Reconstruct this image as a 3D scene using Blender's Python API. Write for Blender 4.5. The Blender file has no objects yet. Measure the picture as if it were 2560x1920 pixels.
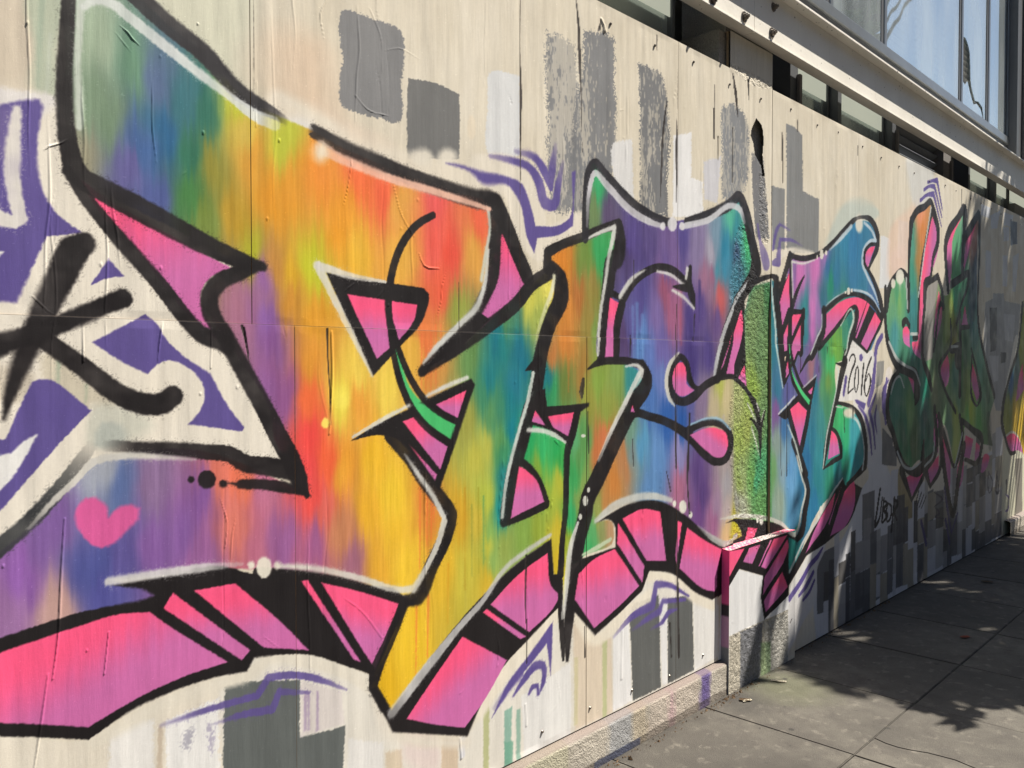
import bpy, bmesh, math, random
import numpy as np
from mathutils import Vector, Matrix
# ------------------------------------------------------------------ camera, sky, sun, exposure
# World: X runs along the painted wall (away from the viewer), the wall plane is y = 0, the street is y < 0, ground z = 0.
scene = bpy.context.scene
COL = scene.collection
cam_d = bpy.data.cameras.new("camera"); cam = bpy.data.objects.new("camera", cam_d); COL.objects.link(cam)
cam_d.sensor_fit = 'HORIZONTAL'; cam_d.sensor_width = 36.0; cam_d.lens = 36.0 * 2100.0 / 2560.0
cam_d.clip_start = 0.05; cam_d.clip_end = 3000.0
YAW = math.radians(43.5953); PITCH = math.radians(1.3094)
cam.location = (0.0, -1.95, 1.51)
cam.rotation_euler = (math.pi / 2 - PITCH, 0.0, YAW - math.pi / 2)
scene.camera = cam
SUN = Vector((1.6, -1.0, 3.1)).normalized()          # towards the sun
world = bpy.data.worlds.new("World"); scene.world = world; world.use_nodes = True
wn = world.node_tree.nodes; wl = world.node_tree.links
sky = wn.new('ShaderNodeTexSky'); sky.sky_type = 'NISHITA'; sky.sun_disc = False
sky.sun_elevation = math.asin(SUN.z); sky.sun_rotation = math.atan2(SUN.x, SUN.y)
bg = wn['Background']; bg.inputs['Strength'].default_value = 0.05
wl.new(sky.outputs[0], bg.inputs[0])
sun_d = bpy.data.lights.new("sun", 'SUN'); sun_d.energy = 5.0; sun_d.angle = math.radians(0.40); sun_d.color = (1.0, 0.93, 0.82)
sun = bpy.data.objects.new("sun", sun_d); COL.objects.link(sun)
sun.rotation_euler = SUN.to_track_quat('Z', 'Y').to_euler()
scene.view_settings.view_transform = 'Standard'; scene.view_settings.look = 'None'
scene.view_settings.gamma = 1.0; scene.view_settings.use_curve_mapping = False
scene.view_settings.exposure = 1.14
PAINT_GAIN = np.array([0.92, 0.935, 0.98])             # photo-lit colour -> albedo
random.seed(7); RNG = np.random.RandomState(11)

# ------------------------------------------------------------------ helpers
def tag(o, label=None, cat=None, group=None, kind=None):
    if label: o['label'] = label
    if cat: o['category'] = cat
    if group: o['group'] = group
    if kind: o['kind'] = kind
    return o
def empty(name, loc=(0, 0, 0)):
    o = bpy.data.objects.new(name, None); COL.objects.link(o); o.location = loc; o.empty_display_size = .2
    return o
def link(name, me, mat=None, parent=None):
    o = bpy.data.objects.new(name, me); COL.objects.link(o)
    if mat: me.materials.append(mat)
    if parent: o.parent = parent
    return o
def add_box(bm, x0, x1, y0, y1, z0, z1):
    v = [bm.verts.new(p) for p in ((x0,y0,z0),(x1,y0,z0),(x1,y1,z0),(x0,y1,z0),(x0,y0,z1),(x1,y0,z1),(x1,y1,z1),(x0,y1,z1))]
    for f in ((3,2,1,0),(4,5,6,7),(0,1,5,4),(1,2,6,5),(2,3,7,6),(3,0,4,7)): bm.faces.new([v[i] for i in f])
def box(name, x0, x1, y0, y1, z0, z1, mat, parent=None, bev=0.0):
    me = bpy.data.meshes.new(name); bm = bmesh.new(); add_box(bm, x0, x1, y0, y1, z0, z1)
    if bev: bmesh.ops.bevel(bm, geom=bm.edges[:], offset=bev, segments=2, affect='EDGES', profile=.6)
    bm.to_mesh(me); bm.free()
    return link(name, me, mat, parent)
def lin(c):
    c = np.asarray(c, float) / 255.0
    return np.where(c <= .04045, c / 12.92, ((c + .055) / 1.055) ** 2.4)
def srgb(r, g, b, k=1.0):
    l = lin((r, g, b)) * k
    return (float(l[0]), float(l[1]), float(l[2]), 1.0)

# ------------------------------------------------------------------ materials
class MT:
    def __init__(s, name):
        s.m = bpy.data.materials.new(name); s.m.use_nodes = True
        s.n = s.m.node_tree.nodes; s.l = s.m.node_tree.links; s.b = s.n['Principled BSDF']
        s.pos = s.n.new('ShaderNodeNewGeometry').outputs['Position']
    def noise(s, scale, detail=4, rough=.55, vec=None, stretch=None):
        v = vec or s.pos
        if stretch:
            mp = s.n.new('ShaderNodeMapping'); mp.inputs['Scale'].default_value = stretch; s.l.new(v, mp.inputs[0]); v = mp.outputs[0]
        t = s.n.new('ShaderNodeTexNoise'); t.inputs['Scale'].default_value = scale; t.inputs['Detail'].default_value = detail
        t.inputs['Roughness'].default_value = rough; s.l.new(v, t.inputs['Vector']); return t.outputs[0]
    def ramp(s, fac, stops):
        r = s.n.new('ShaderNodeValToRGB'); s.l.new(fac, r.inputs[0]); e = r.color_ramp.elements
        while len(e) < len(stops): e.new(.5)
        for k, (p, c) in enumerate(stops): e[k].position = p; e[k].color = c if len(c) == 4 else (*c, 1)
        return r.outputs[0]
    def mix(s, fac, a, b, mode='MIX'):
        m = s.n.new('ShaderNodeMix'); m.data_type = 'RGBA'; m.blend_type = mode
        for k, v in ((0, fac), (6, a), (7, b)):
            if hasattr(v, 'node'): s.l.new(v, m.inputs[k])
            else: m.inputs[k].default_value = v
        return m.outputs[2]
    def math(s, op, a, b=0.0):
        m = s.n.new('ShaderNodeMath'); m.operation = op
        for k, v in ((0, a), (1, b)):
            if hasattr(v, 'node'): s.l.new(v, m.inputs[k])
            else: m.inputs[k].default_value = v
        return m.outputs[0]
    def bump(s, h, strength, dist, nrm=None):
        b = s.n.new('ShaderNodeBump'); b.inputs['Strength'].default_value = 1.0; b.inputs['Distance'].default_value = dist
        if hasattr(strength, 'node'): s.l.new(strength, b.inputs['Strength'])
        else: b.inputs['Strength'].default_value = strength
        s.l.new(h, b.inputs['Height'])
        if nrm: s.l.new(nrm, b.inputs['Normal'])
        return b.outputs[0]
    def set(s, col=None, rough=None, nrm=None, metal=None):
        for k, v in (('Base Color', col), ('Roughness', rough), ('Normal', nrm), ('Metallic', metal)):
            if v is None: continue
            if hasattr(v, 'node'): s.l.new(v, s.b.inputs[k])
            else: s.b.inputs[k].default_value = v
        return s.m

def paint_material():
    t = MT('painted_plywood')
    at = t.n.new('ShaderNodeAttribute'); at.attribute_name = 'Col'
    am = t.n.new('ShaderNodeAttribute'); am.attribute_name = 'Stucco'
    grain = t.noise(1.0, 4, .55, stretch=(120, 120, 14))
    brush = t.noise(1.0, 3, .5, stretch=(22, 22, 1.8))
    patch = t.ramp(t.noise(3.1, 3, .6), [(.42, (.12,) * 3), (.66, (1, 1, 1))])
    fine = t.noise(420, 2, .5)
    blot = t.noise(2.3, 4, .6)
    c = t.mix(.035, at.outputs['Color'], t.ramp(grain, [(.25, (.25, .25, .25)), (.7, (.75, .75, .75))]), 'OVERLAY')
    c = t.mix(.13, c, t.ramp(blot, [(.3, (.3, .29, .27)), (.7, (.7, .7, .7))]), 'OVERLAY')
    h = t.math('ADD', t.math('MULTIPLY', t.math('MULTIPLY', grain, .55), patch), t.math('ADD', t.math('MULTIPLY', brush, 1.5), t.math('MULTIPLY', fine, .18)))
    n1 = t.bump(h, .7, .0016)
    st = t.noise(150, 3, .65)
    n2 = t.bump(st, t.math('MULTIPLY', am.outputs['Fac'], 1.0), .006, n1)
    t.b.inputs['Specular IOR Level'].default_value = .28
    return t.set(c, t.ramp(t.noise(9, 3), [(.3, (.45,) * 3), (.7, (.65,) * 3)]), n2)
M_PAINT = paint_material()

def stucco_material(name, base, dist=.008, scale=170):
    t = MT(name); st = t.noise(scale, 3, .65); bl = t.noise(3.0, 5, .6)
    c = t.mix(t.ramp(bl, [(.3, (0, 0, 0)), (.7, (1, 1, 1))]), tuple(x * .78 for x in base[:3]) + (1,), base)
    c = t.mix(.35, c, t.ramp(st, [(.3, (.1, .1, .1)), (.65, (.8, .8, .8))]), 'OVERLAY')
    return t.set(c, .9, t.bump(st, 1.0, dist))
M_STUCCO = stucco_material('grey_stucco', srgb(176, 170, 160))
def plain(name, base, rough=.6, var=.2, metal=0.0, bscale=60, bdist=.0006):
    t = MT(name); n = t.noise(5, 5, .6); f = t.noise(bscale, 3)
    c = t.mix(t.ramp(n, [(.35, (0, 0, 0)), (.7, (1, 1, 1))]), tuple(x * (1 - var) for x in base[:3]) + (1,), base)
    return t.set(c, rough, t.bump(f, .6, bdist), metal)
def beam_material():
    t = MT('beam_paint'); n = t.noise(3, 5, .6); sp = t.noise(55, 2, .5); stv = t.noise(1.0, 4, .6, stretch=(26, 26, 2))
    c = t.mix(t.ramp(n, [(.3, (0, 0, 0)), (.7, (1, 1, 1))]), srgb(226, 221, 210), srgb(240, 236, 226))
    c = t.mix(t.ramp(sp, [(.715, (0, 0, 0)), (.74, (1, 1, 1))]), c, srgb(96, 84, 72))
    c = t.mix(t.ramp(stv, [(.62, (0, 0, 0)), (.8, (.35, .35, .35))]), c, srgb(150, 140, 124))
    return t.set(c, .5, t.bump(sp, .4, .002))
M_BEAM = beam_material()
M_DARK = plain('dark_frame', srgb(92, 95, 100), .5)
M_STEEL = plain('grey_aluminium', srgb(150, 156, 162), .35, .15, .6)
M_DARKWALL = plain('dark_recess', srgb(138, 138, 138), .8)
M_GREYWALL = plain('grey_render', srgb(128, 124, 122), .85, .2, 0, 120, .003)
M_SLAT = plain('white_slat', srgb(214, 214, 210), .5, .1)
M_LOUVER = plain('louver_grey', srgb(120, 126, 134), .4, .2)
def glow_panel_material():
    t = MT('self_glowing_panel'); t.b.inputs['Emission Color'].default_value = srgb(172, 174, 158); t.b.inputs['Emission Strength'].default_value = .42  # emission stands in for brightness in the upper panes
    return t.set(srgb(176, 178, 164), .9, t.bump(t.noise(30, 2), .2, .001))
M_GLOW_PANEL = glow_panel_material()
M_WOODEDGE = plain('plywood_edge', srgb(170, 145, 112), .8, .3, 0, 200, .002)
M_BOLT = plain('old_steel', srgb(120, 112, 104), .4, .4, .7)

def glass_material(name, tint, refl=.62, rough=.02):
    t = MT(name); out = t.n['Material Output']
    g = t.n.new('ShaderNodeBsdfGlossy'); g.inputs['Roughness'].default_value = rough; g.inputs['Color'].default_value = tint
    tr = t.n.new('ShaderNodeBsdfTransparent'); tr.inputs['Color'].default_value = (.72, .8, .86, 1)
    df = t.n.new('ShaderNodeBsdfDiffuse'); df.inputs['Color'].default_value = (.72, .80, .84, 1)
    nz = t.noise(1.6, 3, .5, stretch=(2, 2, .5))
    bn = t.bump(t.noise(1.3, 2), .2, .01)
    t.l.new(bn, g.inputs['Normal'])
    m1 = t.n.new('ShaderNodeMixShader'); m1.inputs[0].default_value = refl; t.l.new(tr.outputs[0], m1.inputs[1]); t.l.new(g.outputs[0], m1.inputs[2])
    m2 = t.n.new('ShaderNodeMixShader'); t.l.new(t.ramp(nz, [(.3, (.14,) * 3), (.75, (.40,) * 3)]), m2.inputs[0])
    t.l.new(m1.outputs[0], m2.inputs[1]); t.l.new(df.outputs[0], m2.inputs[2]); t.l.new(m2.outputs[0], out.inputs[0])
    t.n.remove(t.b)
    return t.m
M_GLASS = glass_material('sky_glass', (.90, .98, 1.0, 1), .62)
M_DUSTGLASS = glass_material('dusty_glass', (.8, .82, .78, 1), .5, .12)

def concrete_material():
    t = MT('pavement_concrete')
    oi = t.n.new('ShaderNodeObjectInfo')
    big = t.noise(1.7, 6, .62); mid = t.noise(9, 5, .65); fine = t.noise(230, 3, .6); spot = t.noise(17, 4, .6)
    c = t.mix(t.ramp(big, [(.3, (0, 0, 0)), (.7, (1, 1, 1))]), srgb(62, 59, 54), srgb(94, 90, 82))
    c = t.mix(t.ramp(mid, [(.38, (0, 0, 0)), (.66, (.85, .85, .85))]), c, srgb(66, 62, 57))
    c = t.mix(t.ramp(spot, [(.57, (0, 0, 0)), (.72, (.7, .7, .7))]), c, srgb(112, 107, 98))
    c = t.mix(t.ramp(t.noise(31, 3), [(.68, (0, 0, 0)), (.73, (.8, .8, .8))]), c, srgb(42, 40, 38))
    c = t.mix(.30, c, t.ramp(fine, [(.25, (.05, .05, .05)), (.75, (.9, .9, .9))]), 'OVERLAY')
    sx = t.n.new('ShaderNodeSeparateXYZ'); t.l.new(t.pos, sx.inputs[0])
    dirt = t.math('ADD', t.math('MULTIPLY', sx.outputs['Y'], 5.5), t.math('MULTIPLY', t.noise(7, 5, .65), 1.3))
    c = t.mix(t.ramp(dirt, [(.0, (0, 0, 0)), (.75, (.75, .75, .75))]), c, srgb(44, 40, 36))
    def blotch(x, y, rad, col, a):
        vm = t.n.new('ShaderNodeVectorMath'); vm.operation = 'DISTANCE'; t.l.new(t.pos, vm.inputs[0]); vm.inputs[1].default_value = (x, y, 0)
        f = t.math('SUBTRACT', t.math('MULTIPLY', vm.outputs['Value'], 1 / rad), t.math('MULTIPLY', t.noise(14, 4), .7))
        return t.mix(t.ramp(f, [(.0, (a, a, a)), (.7, (0, 0, 0))]), c, col)
    c = blotch(3.72, -.20, .26, srgb(98, 104, 66), .28); c = blotch(3.40, -.12, .16, srgb(40, 38, 36), .5); c = blotch(2.9, -.62, .3, srgb(52, 49, 45), .6); c = blotch(3.1, -.95, .22, srgb(104, 99, 90), .5)
    vo = t.n.new('ShaderNodeTexVoronoi'); vo.inputs['Scale'].default_value = 5.5; t.l.new(t.pos, vo.inputs['Vector'])
    c = t.mix(t.ramp(vo.outputs['Distance'], [(.055, (.8, .8, .8)), (.085, (0, 0, 0))]), c, srgb(38, 36, 34))
    v = t.n.new('ShaderNodeHueSaturation'); t.l.new(c, v.inputs['Color'])
    mr = t.n.new('ShaderNodeMapRange'); mr.inputs[3].default_value = .86; mr.inputs[4].default_value = 1.08; t.l.new(oi.outputs['Random'], mr.inputs[0]); t.l.new(mr.outputs[0], v.inputs['Value'])
    h = t.math('ADD', fine, t.math('MULTIPLY', mid, 1.2))
    return t.set(v.outputs[0], .88, t.bump(h, .8, .004))
M_CONC = concrete_material()
M_JOINT = plain('joint_dirt', srgb(30, 27, 24), .95, .4, 0, 150, .004)
M_ASPH = plain('asphalt', srgb(58, 58, 60), .9, .25, 0, 260, .004)

# ------------------------------------------------------------------ ground: pavement slabs, kerb, road
g = box('ground', -400, 400, -400, 400, -1.0, -0.20, M_ASPH); tag(g, kind='structure')
r = box('road', -60, 80, -12.5, -4.34, -.21, -.12, M_ASPH); tag(r, kind='structure')
fp = box('far_pavement', -60, 80, -16.0, -12.5, -.21, .0, M_CONC, None, .01); tag(fp, kind='structure')
kb = box('kerb', -30, 40, -4.34, -4.15, -.21, .002, M_CONC, None, .012); tag(kb, kind='structure')
pave = box('pavement', -30, 40, -4.15, .35, -.21, -.009, M_JOINT); tag(pave, kind='structure')
SW, SD = .675, .69
def slab_mesh():
    me = bpy.data.meshes.new('slab'); bm = bmesh.new(); add_box(bm, .002, SW - .002, .002, SD - .002, -.05, 0)
    top = [e for e in bm.edges if all(v.co.z > -.01 for v in e.verts)]
    bmesh.ops.bevel(bm, geom=top, offset=.003, segments=2, affect='EDGES')
    bm.to_mesh(me); bm.free(); me.materials.append(M_CONC); return me
slab_me = slab_mesh()
def cracked_slab(sign, edge):
    me = bpy.data.meshes.new('cracked_slab'); bm = bmesh.new()
    n = 14; a = []
    for k in range(n + 1):
        yy = .0035 + (SD - .007) * k / n; a.append((edge[k] + sign * .003, yy))
    poly = ([(.0035, .0035)] + a + [(.0035, SD - .0035)]) if sign < 0 else ([(SW - .0035, .0035), (SW - .0035, SD - .0035)] + a[::-1])
    top = [bm.verts.new((x, y, 0)) for x, y in poly]; bot = [bm.verts.new((x, y, -.05)) for x, y in poly]
    f = bm.faces.new(top); m = len(poly)
    for i in range(m): bm.faces.new((top[i], bot[i], bot[(i + 1) % m], top[(i + 1) % m]))
    bmesh.ops.recalc_face_normals(bm, faces=bm.faces[:])
    bm.to_mesh(me); bm.free(); me.materials.append(M_CONC); return me
for row in range(6):
    for c in range(-4, 18):
        x = 3.245 + SW * c; y = -SD * (row + 1) - (.0 if row else 0)
        if row == 1 and c == 0:      # the cracked slab of the second row: two pieces
            rr = random.Random(4); e = [.205 + .018 * math.sin(k * .9) + rr.uniform(-.007, .007) for k in range(15)]
            for s in (-1, 1):
                o = link('slab', cracked_slab(s, e), None, pave); o.location = (x, y, .001 if s > 0 else 0); 
            continue
        o = bpy.data.objects.new('slab', slab_me); COL.objects.link(o); o.parent = pave
        o.location = (x, y, random.uniform(-.0015, .0015)); o.rotation_euler = (random.uniform(-.002, .002), random.uniform(-.002, .002), 0)

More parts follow.
